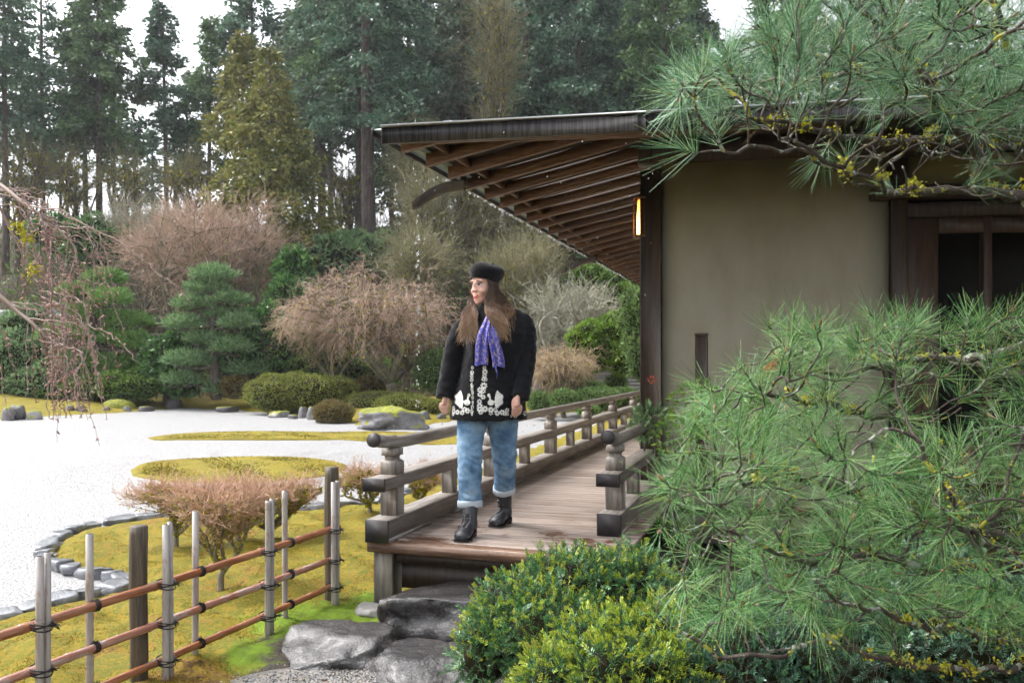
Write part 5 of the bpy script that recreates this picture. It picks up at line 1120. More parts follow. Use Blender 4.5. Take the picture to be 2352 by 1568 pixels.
bare_tree("bare_maple", "greyish bare tree on the slope left of the salmon-pink maple", 2, 38, (330, 640), (330, 560, 130, 80), m_barkg, m_lich, 7, 50, 1300, (.6, 1.3), .5, 0, .020, .12, 0, group="bare maples across the gravel")
bare_tree("weeping_maple", "wide weeping maple with pink-tan drooping twigs and mossy limbs left of the woman", 3, 25.5, (905, 905), (850, 718, 205, 128), m_barkg, m_pinkt, 10, 120, 2300, (.35, .8), .10, .4, .014, .17, 1800, [(800, 790), (760, 760), (1000, 785), (1040, 770), (905, 690), (860, 720), (950, 700)], "weeping maples across the gravel")
bare_tree("weeping_maple", "tan weeping maple nearer the clipped hedge with one pale straight stem", 4, 27, (776, 872), (735, 755, 112, 75), m_barkg, m_tant, 7, 70, 1100, (.3, .7), .15, .3, .015, .08, 300, None, "weeping maples across the gravel")
bare_tree("weeping_maple", "small orange-tinted weeping maple beside the green mounds right of the woman", 5, 23.5, (1297, 895), (1300, 838, 95, 48), m_barkg, m_tant, 7, 70, 1000, (.25, .6), .1, .3, .015, .08, 1100, None, "weeping maples across the gravel")
bare_tree("lichen_tree", "bare shrub with pale lichen-grey branches right of the woman's shoulder", 6, 27.5, (1230, 850), (1300, 745, 140, 95), m_lichb, m_lich, 9, 90, 800, (.4, .9), .25, 0, .030, .10, 0)
bare_tree("bare_tree", "thin brown brush of upright twigs behind the woman's beret", 7, 30, (1190, 730), (1190, 640, 120, 85), m_barkd, m_greyt, 8, 60, 1100, (.5, 1.1), .6, 0, .020, .07, 500)
for k, (px, py, d, cx, cy, rx, ry, lb) in enumerate((
    (1005, 610, 35, 1010, 480, 95, 140, "mossy leafless tree under the nearer gutter spout"),
    (1080, 620, 36, 1090, 470, 90, 140, "mossy leafless tree with a dark twisted stem above the beret"),
    (1190, 640, 35, 1190, 510, 85, 120, "mossy leafless tree with hooked black limb right of the beret"),
    (1290, 650, 37, 1280, 520, 90, 110, "mossy leafless tree below the rafters' middle"),
    (960, 560, 40, 950, 400, 70, 140, "grey leafless tree between thick trunk and roof corner"),
    (1120, 380, 39, 1125, 120, 85, 210, "tall pale mossy tree rising above the roof's left part"),
    (930, 640, 31, 960, 600, 80, 60, "low brown leafless bush below the grey leafless tree"),
    (40, 470, 44, 60, 400, 75, 85, "grey leafless tree low at the left edge on the crest"),
    (165, 480, 45, 170, 415, 70, 75, "grey leafless tree under the broad fir's crown"),
    (290, 490, 45, 290, 425, 75, 75, "grey leafless tree under the short thin fir"),
    (420, 490, 44, 425, 420, 70, 80, "grey leafless tree under the spire-topped fir"),
    (800, 540, 44, 800, 440, 60, 100, "grey leafless tree left of the thickest trunk"),
    (1400, 660, 38, 1390, 560, 80, 80, "grey-green leafless tree beside the farther gutter spout"))):
    bare_tree("mossy_tree", lb, 20+k, d, (px, py), (cx, cy, rx, ry), m_barkd, m_greyt, 9, 80 if not 7 <= k <= 11 else 50, 1100 if not 7 <= k <= 11 else 380, (.5, 1.3), .3, 0, .022, .15, 1100, None, "mossy leafless trees behind the garden")

def bush(name, label, k, lobes, mt, n, leaf=.09, cat="shrub", group=None, lw=.45, core=True, stem=None, jit=.10, lay=1.0):
    """lobes: (px, py, half width, half height, depth) in picture pixels"""
    rg = np.random.default_rng(5000+k); c0 = np.array(at(lobes[0][0], lobes[0][1]+lobes[0][3], lobes[0][4])); o = empty(name, tuple(c0), 0, label, cat, group); mb = MB(); cb = MB()
    A = np.array([l[2]*l[3]*l[4]**2 for l in lobes], float); A /= A.sum()
    for l, a in zip(lobes, A):
        c = np.array(at(l[0], l[1], l[4])); r = np.array([l[2]/F*l[4], l[2]/F*l[4]*lay, l[3]/F*l[4]]); m = max(60, int(n*a))
        u = rg.normal(size=(m, 3)); u /= np.linalg.norm(u, axis=1)[:, None]; u[:, 1] = np.where(rg.random(m) < .7, -np.abs(u[:, 1]), u[:, 1])
        lump = np.array([noise.noise(Vector(q*2.3)+Vector((k*3.1, l[0]*.01, 0))) for q in u]); fine = rg.normal(0, .035, m)
        P = c+u*r*(1+lump*jit*1.6+fine-.06*rg.random(m))[:, None]; P[:, 2] = np.maximum(P[:, 2], c[2]-r[2]*1.02)
        nrm = u/r; nrm /= np.linalg.norm(nrm, axis=1)[:, None]; dr = nrm+rg.normal(0, .65, (m, 3))+[0, 0, .2]
        mb.blades(P-c0, dr, leaf*rg.uniform(.6, 1.3, m), leaf*lw*rg.uniform(.7, 1.3, m), rg)
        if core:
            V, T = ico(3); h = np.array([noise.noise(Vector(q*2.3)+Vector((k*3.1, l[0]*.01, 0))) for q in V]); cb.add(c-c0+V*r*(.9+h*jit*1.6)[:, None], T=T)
    if core: cb.build("shade_core", m_core, o)
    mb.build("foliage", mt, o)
    if stem:
        sb = MB(); s0 = np.array(at(stem[0], stem[1], lobes[0][4])); e = np.array(at(lobes[0][0], lobes[0][1], lobes[0][4])); sb.tube(smoothpath([s0-[0, 0, .2], (s0+e)/2+rg.normal(0, .05, 3), e], 5)-c0, np.linspace(stem[2], stem[2]*.6, 11), 8); sb.build("stem", m_barkd, o, True)
    return o
bush("clipped_hedge", "wide rounded clipped azalea hedge in yellow-green on the far shore", 1, [(640, 902, 74, 42, 25.2), (700, 898, 92, 40, 25.4), (765, 902, 58, 38, 25.6)], m_clip, 12000, .075, "hedge")
bush("clipped_shrub", "bronze clipped shrub just left of the wide azalea hedge", 2, [(545, 888, 36, 26, 27.5)], m_clipb, 2200, .08, group="clipped mounds of the far shore")
bush("clipped_shrub", "small brown-green clipped shrub beside the large mossy rock", 3, [(766, 947, 46, 27, 21.5)], m_clipb, 3600, .06, group="clipped mounds of the far shore")
bush("clipped_shrub", "dark clipped shrub behind the right end of the wide hedge", 4, [(850, 888, 38, 24, 26.5)], m_clipb, 2200, .08, group="clipped mounds of the far shore")
bush("clipped_shrub", "round light-green clipped dome at the woman's right elbow", 5, [(1000, 850, 48, 48, 26)], m_clipg, 5200, .075, group="clipped mounds of the far shore")
bush("clipped_shrub", "low olive shrub spreading behind the large mossy rock", 6, [(930, 930, 70, 24, 23.8), (990, 938, 40, 20, 23.4)], m_clip, 4600, .07, group="clipped mounds of the far shore")
bush("moss_mound", "long low moss mound sloping down to the large mossy rock", 7, [(880, 925, 95, 28, 25.3)], m_clip, 5200, .045, "mound", jit=.05)
for k, (cx, cy, rx, ry, d, lb) in enumerate((
    (1238, 925, 24, 26, 22.5, "small round green mound touching the woman's coat hem"), (1296, 918, 34, 24, 22.3, "green clipped mound second from the woman along the railing"),
    (1330, 896, 64, 24, 24.5, "broad flat pale-green mound behind the others"), (1372, 915, 56, 26, 22.8, "largest smooth green mound above the railing's middle"),
    (1430, 912, 46, 22, 23.5, "green mound near the far end of the railing"), (1415, 878, 26, 18, 26, "small dark green mound in front of the grey board wall"), (1352, 944, 26, 14, 21.6, "small low mound in the gap under the handrail"))):
    bush("clipped_shrub", lb, 30+k, [(cx, cy, rx, ry, d)], m_clipg if k % 3 != 5 else m_leafm, int(rx*ry*2.6), .065, group="green mounds right of the woman", jit=.05)
bush("camellia_bush", "dark glossy camellia behind the blue-green pine", 50, [(620, 790, 62, 85, 28.5), (560, 830, 50, 60, 28.2), (660, 700, 42, 60, 29)], m_leafd, 7000, .16, jit=.3)
bush("camellia_bush", "glossy camellia with a dark stem between the two shaped pines", 51, [(392, 835, 56, 62, 28.6), (440, 800, 40, 50, 28.9), (420, 880, 40, 30, 28.4)], m_leafd, 5200, .16, stem=(382, 915, .12), jit=.3)
bush("evergreen_bush", "dusky green bush at the left edge above the shore rocks", 52, [(30, 850, 80, 75, 28.5), (110, 880, 70, 50, 28), (60, 760, 60, 50, 30)], m_pineb, 8000, .14, jit=.3)
bush("evergreen_bush", "low green bush under the left shaped pine", 53, [(180, 890, 80, 32, 28.2), (300, 885, 70, 34, 28.2)], m_leafm, 6500, .11, jit=.25)
bush("evergreen_bush", "green slope bush above the cherry twigs", 54, [(230, 560, 80, 50, 38), (140, 540, 60, 40, 39)], m_leafd, 4200, .22, jit=.35)
bush("evergreen_bush", "bright green spreading bush against the dark post's left side", 55, [(1395, 790, 62, 58, 25.5), (1350, 780, 45, 36, 25.2), (1440, 820, 40, 40, 25)], m_leafb, 8000, .11, jit=.35)
bush("evergreen_bush", "pale green tall bush just left of the dark corner post", 56, [(1460, 740, 36, 70, 24), (1470, 820, 30, 50, 23.5)], m_clipg, 4200, .10, jit=.3)
bush("evergreen_bush", "deep green bush under the farther gutter spout", 57, [(1350, 640, 46, 34, 30), (1420, 680, 70, 60, 31), (1340, 720, 60, 50, 30.5)], m_leafm, 7000, .16, jit=.4)
bush("evergreen_bush", "dark evergreen mass low under the rafter ends", 58, [(1430, 600, 90, 70, 36), (1340, 560, 60, 60, 38)], m_leafd, 6500, .22, jit=.4)
bush("evergreen_bush", "dark green bush at the foot of the thickest trunk", 59, [(760, 590, 70, 40, 36), (880, 590, 80, 40, 37), (820, 570, 50, 30, 38)], m_pineb, 6500, .22, jit=.4)
bush("evergreen_bush", "leafy green bush behind the tan weeping maple", 60, [(740, 840, 70, 36, 28.5), (840, 850, 60, 30, 28.5), (680, 800, 40, 50, 29)], m_leafm, 6000, .12, jit=.35)
bush("evergreen_bush", "green bush behind the woman's left elbow", 61, [(1240, 870, 40, 26, 27), (1200, 860, 40, 40, 28)], m_leafm, 3000, .11, jit=.35)
bush("evergreen_bush", "tall shaded evergreen between bare maple and weeping maple", 62, [(680, 640, 40, 70, 31), (700, 700, 40, 60, 30.5)], m_leafd, 4200, .18, jit=.4)

def shaped_pine(label, k, d, trunk, pads, mt, n, leaf):
    rg = np.random.default_rng(6000+k); T = [np.array(at(x, y, d)) for x, y in trunk]; B = T[0].copy(); o = empty("garden_pine", tuple(B), 0, label, "tree", "cloud-pruned pines across the gravel"); mb = MB()
    S = smoothpath(T, 6); mb.tube(S-B-[0, 0, .0], np.linspace(.17, .06, len(S)), 9); fb = MB(); A = sum(p[2] for p in pads)
    for px, py, rx, ry in pads:
        dy = rg.uniform(-.7, .6)*rx/F*d; c = np.array(at(px, py, d))+[0, dy, 0]; r = np.array([rx/F*d, rx/F*d*.85, ry/F*d]); j = np.argmin(np.abs(S[:, 2]-(c[2]-r[2]*.6)))
        mb.tube(smoothpath([S[j], (S[j]+c)/2+[0, 0, -.05], c-[0, 0, r[2]*.5]], 4)-B, np.linspace(.06, .025, 9), 6)
        for q in range(7): e = c+rg.normal(0, .5, 3)*r*[1, 1, .2]-[0, 0, r[2]*.4]; mb.tube(np.array([c-[0, 0, r[2]*.6], (c+e)/2-[0, 0, r[2]*.5], e])-B, [.025, .018, .01], 5)
        m = int(n*rx/A); u = rg.normal(size=(m, 3)); u /= np.linalg.norm(u, axis=1)[:, None]; u[:, 2] = np.where(u[:, 2] < 0, u[:, 2]*.35, u[:, 2])
        lump = np.array([noise.noise(Vector(q*2.6)+Vector((px*.1, py*.1, 0))) for q in u]); P = c+u*r*(rg.random(m)**.3*(1+.35*lump))[:, None]
        fb.blades(P-B, u*[.8, .8, .5]+rg.normal(0, .45, (m, 3))+[0, 0, .55], leaf*rg.uniform(.7, 1.3, m), leaf*.20, rg)
    mb.build("trunk", m_barkd, o, True); fb.build("foliage", mt, o)
shaped_pine("yellow-green cloud-pruned pine on the left of the far shore", 1, 29, [(222, 915), (215, 860), (222, 780), (212, 700), (220, 650)],
    [(232, 640, 46, 24), (180, 672, 36, 18), (268, 690, 46, 26), (200, 720, 62, 24), (290, 740, 52, 24), (170, 770, 60, 26), (255, 780, 66, 28), (320, 790, 40, 26), (160, 830, 56, 28), (240, 840, 70, 30), (320, 850, 50, 28), (180, 885, 60, 24), (290, 890, 60, 22)], m_pine, 26000, .19)
shaped_pine("blue-green cloud-pruned pine with a straight pale trunk left of the hedge", 2, 27.5, [(498, 918), (496, 860), (488, 790), (490, 740), (498, 680), (490, 650)],
    [(488, 632, 52, 22), (470, 662, 50, 20), (530, 690, 42, 18), (440, 700, 40, 22), (512, 722, 50, 20), (550, 745, 40, 22), (430, 745, 46, 20), (470, 780, 44, 20), (540, 800, 46, 24), (440, 830, 55, 24), (560, 850, 50, 24), (510, 895, 44, 24), (420, 875, 40, 20)], m_pineb, 18000, .19)
# undergrowth of the slope, too much to count
rg = np.random.default_rng(71); n = 15000; x = rg.uniform(-36, 26, n); y = 30.5+rg.random(n)*22; z = ground_h(x, y)
P0 = np.stack([x, y, z], 1); hh = rg.uniform(.3, 1.4, n)[:, None]; P2 = P0+rg.normal(0, .35, (n, 3))*hh+np.array([0, 0, 1.])*hh; mb = MB()
mb.ribbons(P0, (P0+P2)/2+rg.normal(0, .1, (n, 3)), P2, .03, .014, rg, 2)
m_under = lmat("brown_undergrowth", [(.05, .035, .022), (.12, .08, .055), (.20, .13, .09), (.16, .15, .06)], .8, 0, .2, .7, .25)
tag(mb.build("undergrowth", m_under), kind="stuff")
n = 26000; x = rg.uniform(-36, 26, n); y = 30.5+rg.random(n)*24; pk = np.array([noise.noise((a*.28, b_*.28, 5.5)) for a, b_ in zip(x, y)]) > -.02; x, y = x[pk], y[pk]; n = len(x); z = ground_h(x, y)+rg.random(n)*1.1
mb = MB(); mb.blades(np.stack([x, y, z], 1), rg.normal(size=(n, 3))+[0, -.3, .3], rg.uniform(.15, .40, n), rg.uniform(.08, .18, n), rg); tag(mb.build("slope_shrubbery", m_leafm), kind="stuff")
# board wall, roofed wall and little roofs among the planting
m_board = pmat("silver_grey_boards", [(.14, .135, .135), (.24, .23, .225), (.30, .29, .285)], 3, (1, 1, 8), .8, rnd=.12)
bw = at(1432, 890, 30); o = empty("board_wall", (bw.x, bw.y, bw.z), -.1, "weathered grey board wall at the far end of the walkway", "wall")
for k in range(8): mb = MB(); mb.box((0, 0, -.25+.125*k), (2.0, .03, .118), None, 0, .004); mb.build("board", m_board, o)
mb = MB(); mb.box((.95, -.04, .2), (.1, .08, 1.3)); mb.build("corner_board", m_redwood, o)
m_tile = pmat("grey_roof_tile", [(.10, .11, .12), (.18, .19, .20), (.26, .27, .28)], 5, (1, 1, 1), .5, rnd=.15)
gw = at(70, 735, 33); o = empty("roofed_wall", (gw.x, gw.y, gw.z-1.2), 0, "plastered garden wall with a grey tiled cap at the left edge", "wall")
mb = MB(); mb.box((0, 0, .2), (3.6, .25, 2.0)); mb.build("plaster", m_plaster, o)
tb = MB(); tb.tube(np.array([[0, -.45, -.09], [0, 0, .09]]), .085, 8); tme = tb.mesh("tile", m_tile, True)
for k in range(22): link("tile", tme, o, (-1.75+k*.165, -.05, 1.36))
mb = MB(); mb.tube(np.array([[-1.85, -.0, 1.5], [1.85, 0, 1.5]]), .10, 8); mb.build("ridge", m_tile, o)
for px, py, sz, d, lb in ((352, 736, .75, 30.5, "small grey shingled roof showing right of the yellow-green pine"), (296, 752, .4, 31, "little pale roof corner half hidden in the yellow-green pine")):
    c = at(px, py, d); o = empty("garden_roof", (c.x, c.y, c.z), .5, lb, "roof"); 
    for q, s_ in ((-1, 1), (1, 1)):
        mb = MB(); mb.box((q*sz*.45, 0, -.16*sz), (sz, sz*1.6, .06), np.array(Matrix.Rotation(q*.6, 3, 'Y')), 0, .01); mb.build("roof_slope", m_tile, o)
    mb = MB(); mb.box((0, 0, -.9*sz-.4), (sz*1.1, sz*1.1, 1.2)); mb.build("wall", m_plaster, o)
# ================================================================ FOREGROUND PLANTING
def inpoly(P, Q):
    x, y = P[:, 0], P[:, 1]; ins = np.zeros(len(P), bool); n = len(Q)
    for i in range(n):
        (x1, y1), (x2, y2) = Q[i], Q[(i+1) % n]; c = (y1 > y) != (y2 > y); ins ^= c & (x < (x2-x1)*(y-y1)/(y2-y1+1e-12)+x1)
    return ins
def sample(poly, n, d0, d1, rg):
    Q = np.array(poly, float); out = np.zeros((0, 2))
    while len(out) < n: p = rg.uniform(Q.min(0), Q.max(0), (n, 2)); out = np.vstack([out, p[inpoly(p, Q)]])
    d = rg.uniform(d0, d1, n); return np.array([at(a[0], a[1], b_) for a, b_ in zip(out[:n], d)])
def grow(seeds, A, step, reach, kill, rg, iters=160):
    """branches that grow towards points A; seeds = list of polylines, the first of them the root"""
    N = []; par = []
    for q, S in enumerate(seeds):
        S = np.asarray(S, float)
        L = np.r_[0, np.cumsum(np.linalg.norm(np.diff(S, axis=0), axis=1))]; m = max(2, int(L[-1]/step)); P = np.stack([np.interp(np.linspace(0, L[-1], m), L, S[:, a]) for a in range(3)], 1)
        P[1:-1] += rg.normal(0, step*.16, (m-2, 3))
        j = -1 if q == 0 else int(np.argmin(np.linalg.norm(np.array(N)-P[0], axis=1)))
        for i, p in enumerate(P): N.append(p); par.append(j if i == 0 else len(N)-2)
    A = A.copy(); best = np.full(len(A), 1e9); bi = np.zeros(len(A), int); lo = 0
    for it in range(iters):
        new = np.array(N[lo:]); D = np.linalg.norm(A[:, None]-new[None], axis=2); k = D.argmin(1); dk = D[np.arange(len(A)), k]; u = dk < best; best[u] = dk[u]; bi[u] = k[u]+lo; lo = len(N)
        keep = best > kill; A = A[keep]; best = best[keep]; bi = bi[keep]
        act = best < reach
        if not len(A) or not act.any(): break
        arr = np.array(N)
        for i in np.unique(bi[act]):
            v = A[act & (bi == i)]-arr[i]; v = (v/np.linalg.norm(v, axis=1)[:, None]).sum(0)
            if par[i] >= 0: pd = arr[i]-arr[par[i]]; v = v+.6*pd/(np.linalg.norm(pd)+1e-9)
            v = v/(np.linalg.norm(v)+1e-9)+rg.normal(0, .22, 3); N.append(arr[i]+step*v/np.linalg.norm(v)); par.append(int(i))
        if len(N) == lo: break
    return np.array(N), np.array(par)
def thick(N, par, tip, ex=2.5):
    n = len(N); acc = np.zeros(n); ch = [[] for _ in range(n)]
    for i in range(n):
        if par[i] >= 0: ch[par[i]].append(i)
    r = np.zeros(n)
    order = []; st = [i for i in range(n) if par[i] < 0]
    while st: i = st.pop(); order.append(i); st += ch[i]
    for i in order[::-1]: r[i] = tip if not ch[i] else sum(r[c]**ex for c in ch[i])**(1/ex)
    return r, ch, order
def chains(N, par, r, ch, mb, o, sides=(5, 8)):
    st = [(i, None) for i in range(len(N)) if par[i] < 0]
    while st:
        i, p = st.pop(); idx = [p] if p is not None else []
        while True:
            idx.append(i)
            if not ch[i]: break
            c = max(ch[i], key=lambda a: r[a]); st += [(a, i) for a in ch[i] if a != c]; i = c
        if len(idx) > 1:
            P = N[idx]-o; R = np.array([min(r[a], r[idx[1]]*1.05) for a in idx]); P = smoothpath(P, 2) if len(P) > 2 else P; R = np.interp(np.linspace(0, 1, len(P)), np.linspace(0, 1, len(R)), R)
            mb.tube(P, R*(1+.10*np.sin(np.arange(len(P))*1.7)), sides[1] if R[0] > .012 else sides[0])
def needles(mb, C, Ax, n, Lr, w, rg, cone=(.25, 1.25), back=.05):
    """C: tuft tips, Ax: tuft axes"""
    k = len(C); i = np.repeat(np.arange(k), n); m = len(i); a = Ax[i]; s = np.cross(a, rg.normal(size=(m, 3))); s /= np.linalg.norm(s, axis=1)[:, None]
    u = rg.random(m); ang = cone[0]+(cone[1]-cone[0])*u; P0 = C[i]-a*(u*back)[:, None]; d = a*np.cos(ang)[:, None]+s*np.sin(ang)[:, None]; L = (rg.uniform(*Lr, m)*(rg.uniform(.8, 1.15, k)[i]))[:, None]
    P2 = P0+d*L+np.array([0, 0, -1.])*(L*rg.uniform(.0, .16, m)[:, None]); P1 = P0+d*L*.5; mb.ribbons(P0, P1, P2, w, w*.5, rg, 1)
m_needle = lmat("long_pine_needles", [(.016, .075, .016), (.048, .185, .036), (.101, .308, .063), (.202, .451, .134), (.362, .601, .268), (.319, .451, .099)], .22, .15, .8, .25, 2.2)
m_needle2 = lmat("silvery_pine_needles", [(.017, .070, .027), (.051, .178, .066), (.111, .299, .127), (.233, .459, .238), (.425, .663, .425), (.283, .433, .121)], .28, .15, .6, .25, 2.2)
m_pbark, nt, b = newmat("lichen_spotted_pine_bark"); mp = mapping(nt, (1, 1, 1)); f = noisetex(nt, mp.outputs[0], 40, 6, .7); col = ramp(nt, f, [(.018, .012, .009), (.055, .038, .028), (.12, .09, .07)])
l1 = noisetex(nt, mp.outputs[0], 26, 4, .6); col = mixc(nt, mathn(nt, 'GREATER_THAN', l1, .60), col, (.30, .32, .27)); l2 = noisetex(nt, mapping(nt, (1, 1, 1.3)).outputs[0], 17, 4, .6); col = mixc(nt, mathn(nt, 'GREATER_THAN', l2, .63), col, (.36, .34, .03))
nt.links.new(col, b.inputs["Base Color"]); b.inputs["Roughness"].default_value = .6; bump(nt, b, f, .8, .012)
m_bud = lmat("pink_brown_buds", [(.14, .06, .035), (.27, .12, .075), (.40, .22, .16)], .5, 0, .4, .3)
m_lichen = lmat("yellow_lichen", [(.30, .30, .02), (.45, .42, .02), (.55, .50, .05), (.36, .40, .20)], .8, .15, .2, .4, 4)
m_dry = lmat("dry_brown_needles", [(.16, .08, .03), (.30, .17, .07), (.40, .28, .13)], .5, .1)
def pine(label, k, seeds, polys, needle_mat, nper, root, tipz, lich, bare, keepb):
    rg = np.random.default_rng(8000+k); S = [[np.array(at(*q)) for q in s] for s in seeds]; A = np.vstack([sample(p, n, d0, d1, rg) for p, n, d0, d1 in polys])
    N, par = grow(S, A, .040, .55, .052, rg); r, ch, order = thick(N, par, .0026, 2.3); o = empty("pine_tree", tuple(root), 0, label, "tree", "long-needled pines in the foreground"); O = np.array(root, float)
    r = np.minimum(r, .034)
    mb = MB(); chains(N, par, r, ch, mb, O); mb.build("branches", m_pbark, o, True)
    tb = MB(); tk = smoothpath([np.array([O[0]+.22, O[1]+.15, -.15]), np.array([O[0]+.16, O[1]+.10, O[2]*.4]), np.array([O[0]+.10, O[1]+.02, O[2]*.75]), O, N[2]], 6); tb.tube(tk-O, np.linspace(.085, .033, len(tk)), 10); tb.build("trunk", m_pbark, o, True)
    tips = [i for i in range(len(N)) if not ch[i] and par[i] >= 0]; mids = [i for i in range(len(N)) if len(ch[i]) == 1 and r[i] < .0046 and rg.random() < .34]
    pxy = np.stack([CX+N[:, 0]/N[:, 1]*F, HY-(N[:, 2]-CZ)/N[:, 1]*F], 1); nb = inpoly(pxy, bare) & (rg.random(len(N)) > keepb)
    tips = [i for i in tips if not nb[i]]; mids = [i for i in mids if not nb[i]]
    C = []; X = []; up = np.array([0, 0, 1.]); lv = MB(); bd = MB()
    for i in tips+mids:
        a = N[i]-N[par[i]]; a /= np.linalg.norm(a)+1e-9; a = a+up*(.55 if i in set() else .55)+rg.normal(0, .2, 3); a /= np.linalg.norm(a); e = N[i]+a*rg.uniform(.02, .05); C.append(e); X.append(a); lv.tube(np.array([N[i]-O, (N[i]+e)/2-O+rg.normal(0, .002, 3), e-O]), [.0026, .0028, .0024], 5)
        if rg.random() < .5:
            s_ = rg.uniform(.4, .95); bd.tube(np.array([e-O, e-O+a*.008*s_, e-O+a*.020*s_, e-O+a*.030*s_]), np.array([.0028, .0042, .0036, .0006])*s_, 6)
    lv.build("shoots", m_pbark, o, True); bd.build("buds", m_bud, o, True)
    C = np.array(C); X = np.array(X); mb = MB(); pk = rg.random(len(C)); pick = pk < .86; dry = pk > .955; dm = MB(); needles(dm, C[dry]-O, X[dry], nper//3, (.06, .10), .0013, rg, (.5, 1.6)); dm.build("dry_needles", m_dry, o)["kind"] = "stuff"; needles(mb, C[pick]-O, X[pick], nper, (.075, .125), .00145, rg); 
    needles(mb, C[~pick]-O, X[~pick], nper//2, (.06, .10), .0016, rg, (.1, .6)); mb.build("foliage", needle_mat, o)
    th = [i for i in range(len(N)) if r[i] > .007]; lb = MB()
    if th:
        cl = rg.choice(th, lich); m = 22; i = np.repeat(cl, m); P = N[i]+rg.normal(0, .010, (len(i), 3))+np.array([0, 0, .7])*r[i][:, None]; lb.blades(P-O, rg.normal(size=(len(i), 3))+[0, 0, .6], rg.uniform(.006, .016, len(i)), rg.uniform(.004, .010, len(i)), rg); lb.build("lichen", m_lichen, o)
    print(label, len(N), len(C)); return o
pine("long-needled pine branch sweeping in from the upper right over the plaster wall", 1, [
    [(2700, 620, 2.75), (2480, 520, 2.65), (2352, 455, 2.55), (2247, 438, 2.5), (2144, 432, 2.45), (2040, 440, 2.4), (1975, 425, 2.35), (1905, 385, 2.3), (1850, 345, 2.25), (1760, 335, 2.2), (1660, 345, 2.15)],
    [(2480, 520, 2.65), (2420, 400, 2.75), (2340, 340, 2.75), (2270, 290, 2.7), (2200, 235, 2.65), (2110, 200, 2.6), (1990, 175, 2.5), (1900, 150, 2.45)],
    [(2340, 340, 2.75), (2210, 320, 2.65), (2060, 325, 2.55), (1940, 315, 2.45), (1820, 285, 2.35), (1720, 270, 2.3)],
    [(2247, 438, 2.5), (2255, 370, 2.45), (2215, 310, 2.4), (2160, 270, 2.35), (2130, 190, 2.3), (2060, 110, 2.3)],
    [(2040, 440, 2.4), (1990, 410, 2.3), (1900, 375, 2.2), (1840, 330, 2.15), (1790, 320, 2.1)],
    [(2420, 400, 2.75), (2400, 250, 2.6), (2330, 120, 2.5), (2290, 20, 2.45)]],
    [([(1545, 190), (1600, 150), (1720, 120), (1810, 40), (1860, -60), (2520, -60), (2520, 300), (2200, 250), (2000, 225), (1850, 235), (1700, 250), (1580, 262), (1535, 235)], 620, 2.0, 3.0),
     ([(1545, 330), (1620, 320), (1640, 360), (1560, 370)], 5, 2.05, 2.2), ([(1700, 280), (2000, 250), (2450, 330), (2450, 450), (2000, 420), (1800, 340)], 170, 2.1, 2.9), ([(2190, 450), (2330, 430), (2330, 490), (2200, 480)], 4, 2.2, 2.5)],
    m_needle2, 42, at(2700, 620, 2.75), 0, 120, [(1660, 285), (1850, 268), (2100, 285), (2420, 330), (2600, 300), (2600, 520), (2000, 428), (1660, 400)], .10)
pine("broad long-needled pine filling the lower right in front of the pavilion wall", 2, [
    [(2700, 1700, 2.7), (2560, 1480, 2.65), (2430, 1320, 2.6), (2300, 1230, 2.55), (2150, 1190, 2.5), (2000, 1150, 2.45), (1850, 1100, 2.4), (1720, 1060, 2.35), (1600, 1040, 2.3)],
    [(2430, 1320, 2.6), (2300, 1300, 2.4), (2150, 1310, 2.3), (1990, 1270, 2.25), (1850, 1290, 2.2), (1740, 1240, 2.15), (1640, 1210, 2.1)],
    [(2560, 1480, 2.65), (2400, 1480, 2.35), (2227, 1460, 2.2), (2094, 1432, 2.15), (1949, 1385, 2.1), (1870, 1330, 2.1)],
    [(2560, 1480, 2.65), (2300, 1540, 2.4), (2094, 1531, 2.3), (1917, 1470, 2.25), (1790, 1506, 2.2), (1644, 1503, 2.2), (1568, 1462, 2.2), (1510, 1405, 2.2)],
    [(2430, 1320, 2.6), (2480, 1050, 2.8), (2352, 866, 2.85), (2202, 821, 2.8), (2063, 828, 2.75), (1904, 869, 2.7), (1822, 809, 2.65), (1775, 760, 2.65)],
    [(2300, 1230, 2.55), (2200, 1060, 2.6), (2050, 960, 2.6), (1900, 930, 2.55), (1760, 900, 2.5), (1640, 900, 2.5)],
    [(1850, 1100, 2.4), (1700, 1110, 2.2), (1600, 1130, 2.1), (1540, 1120, 2.1)],
    [(2300, 1300, 2.4), (2200, 1180, 2.1), (2139, 1080, 2.05), (2070, 990, 2.05)]],
    [([(1540, 1060), (1575, 980), (1630, 900), (1700, 850), (1785, 775), (1850, 745), (1950, 745), (2100, 735), (2400, 735), (2500, 760), (2500, 1000), (2000, 1010), (1700, 1010), (1600, 1030)], 340, 2.2, 3.0),
     ([(1515, 1110), (1590, 1040), (1700, 1010), (2500, 1000), (2500, 1350), (2100, 1340), (1800, 1330), (1600, 1320), (1540, 1250)], 360, 1.95, 2.8),
     ([(1550, 1310), (1640, 1320), (2500, 1330), (2500, 1540), (2200, 1440), (1700, 1430), (1520, 1430)], 110, 1.95, 2.5)],
    m_needle, 37, at(2700, 1700, 2.7), 0, 160, [(1880, 840), (2450, 830), (2600, 1000), (2450, 1090), (1960, 960)], .45)

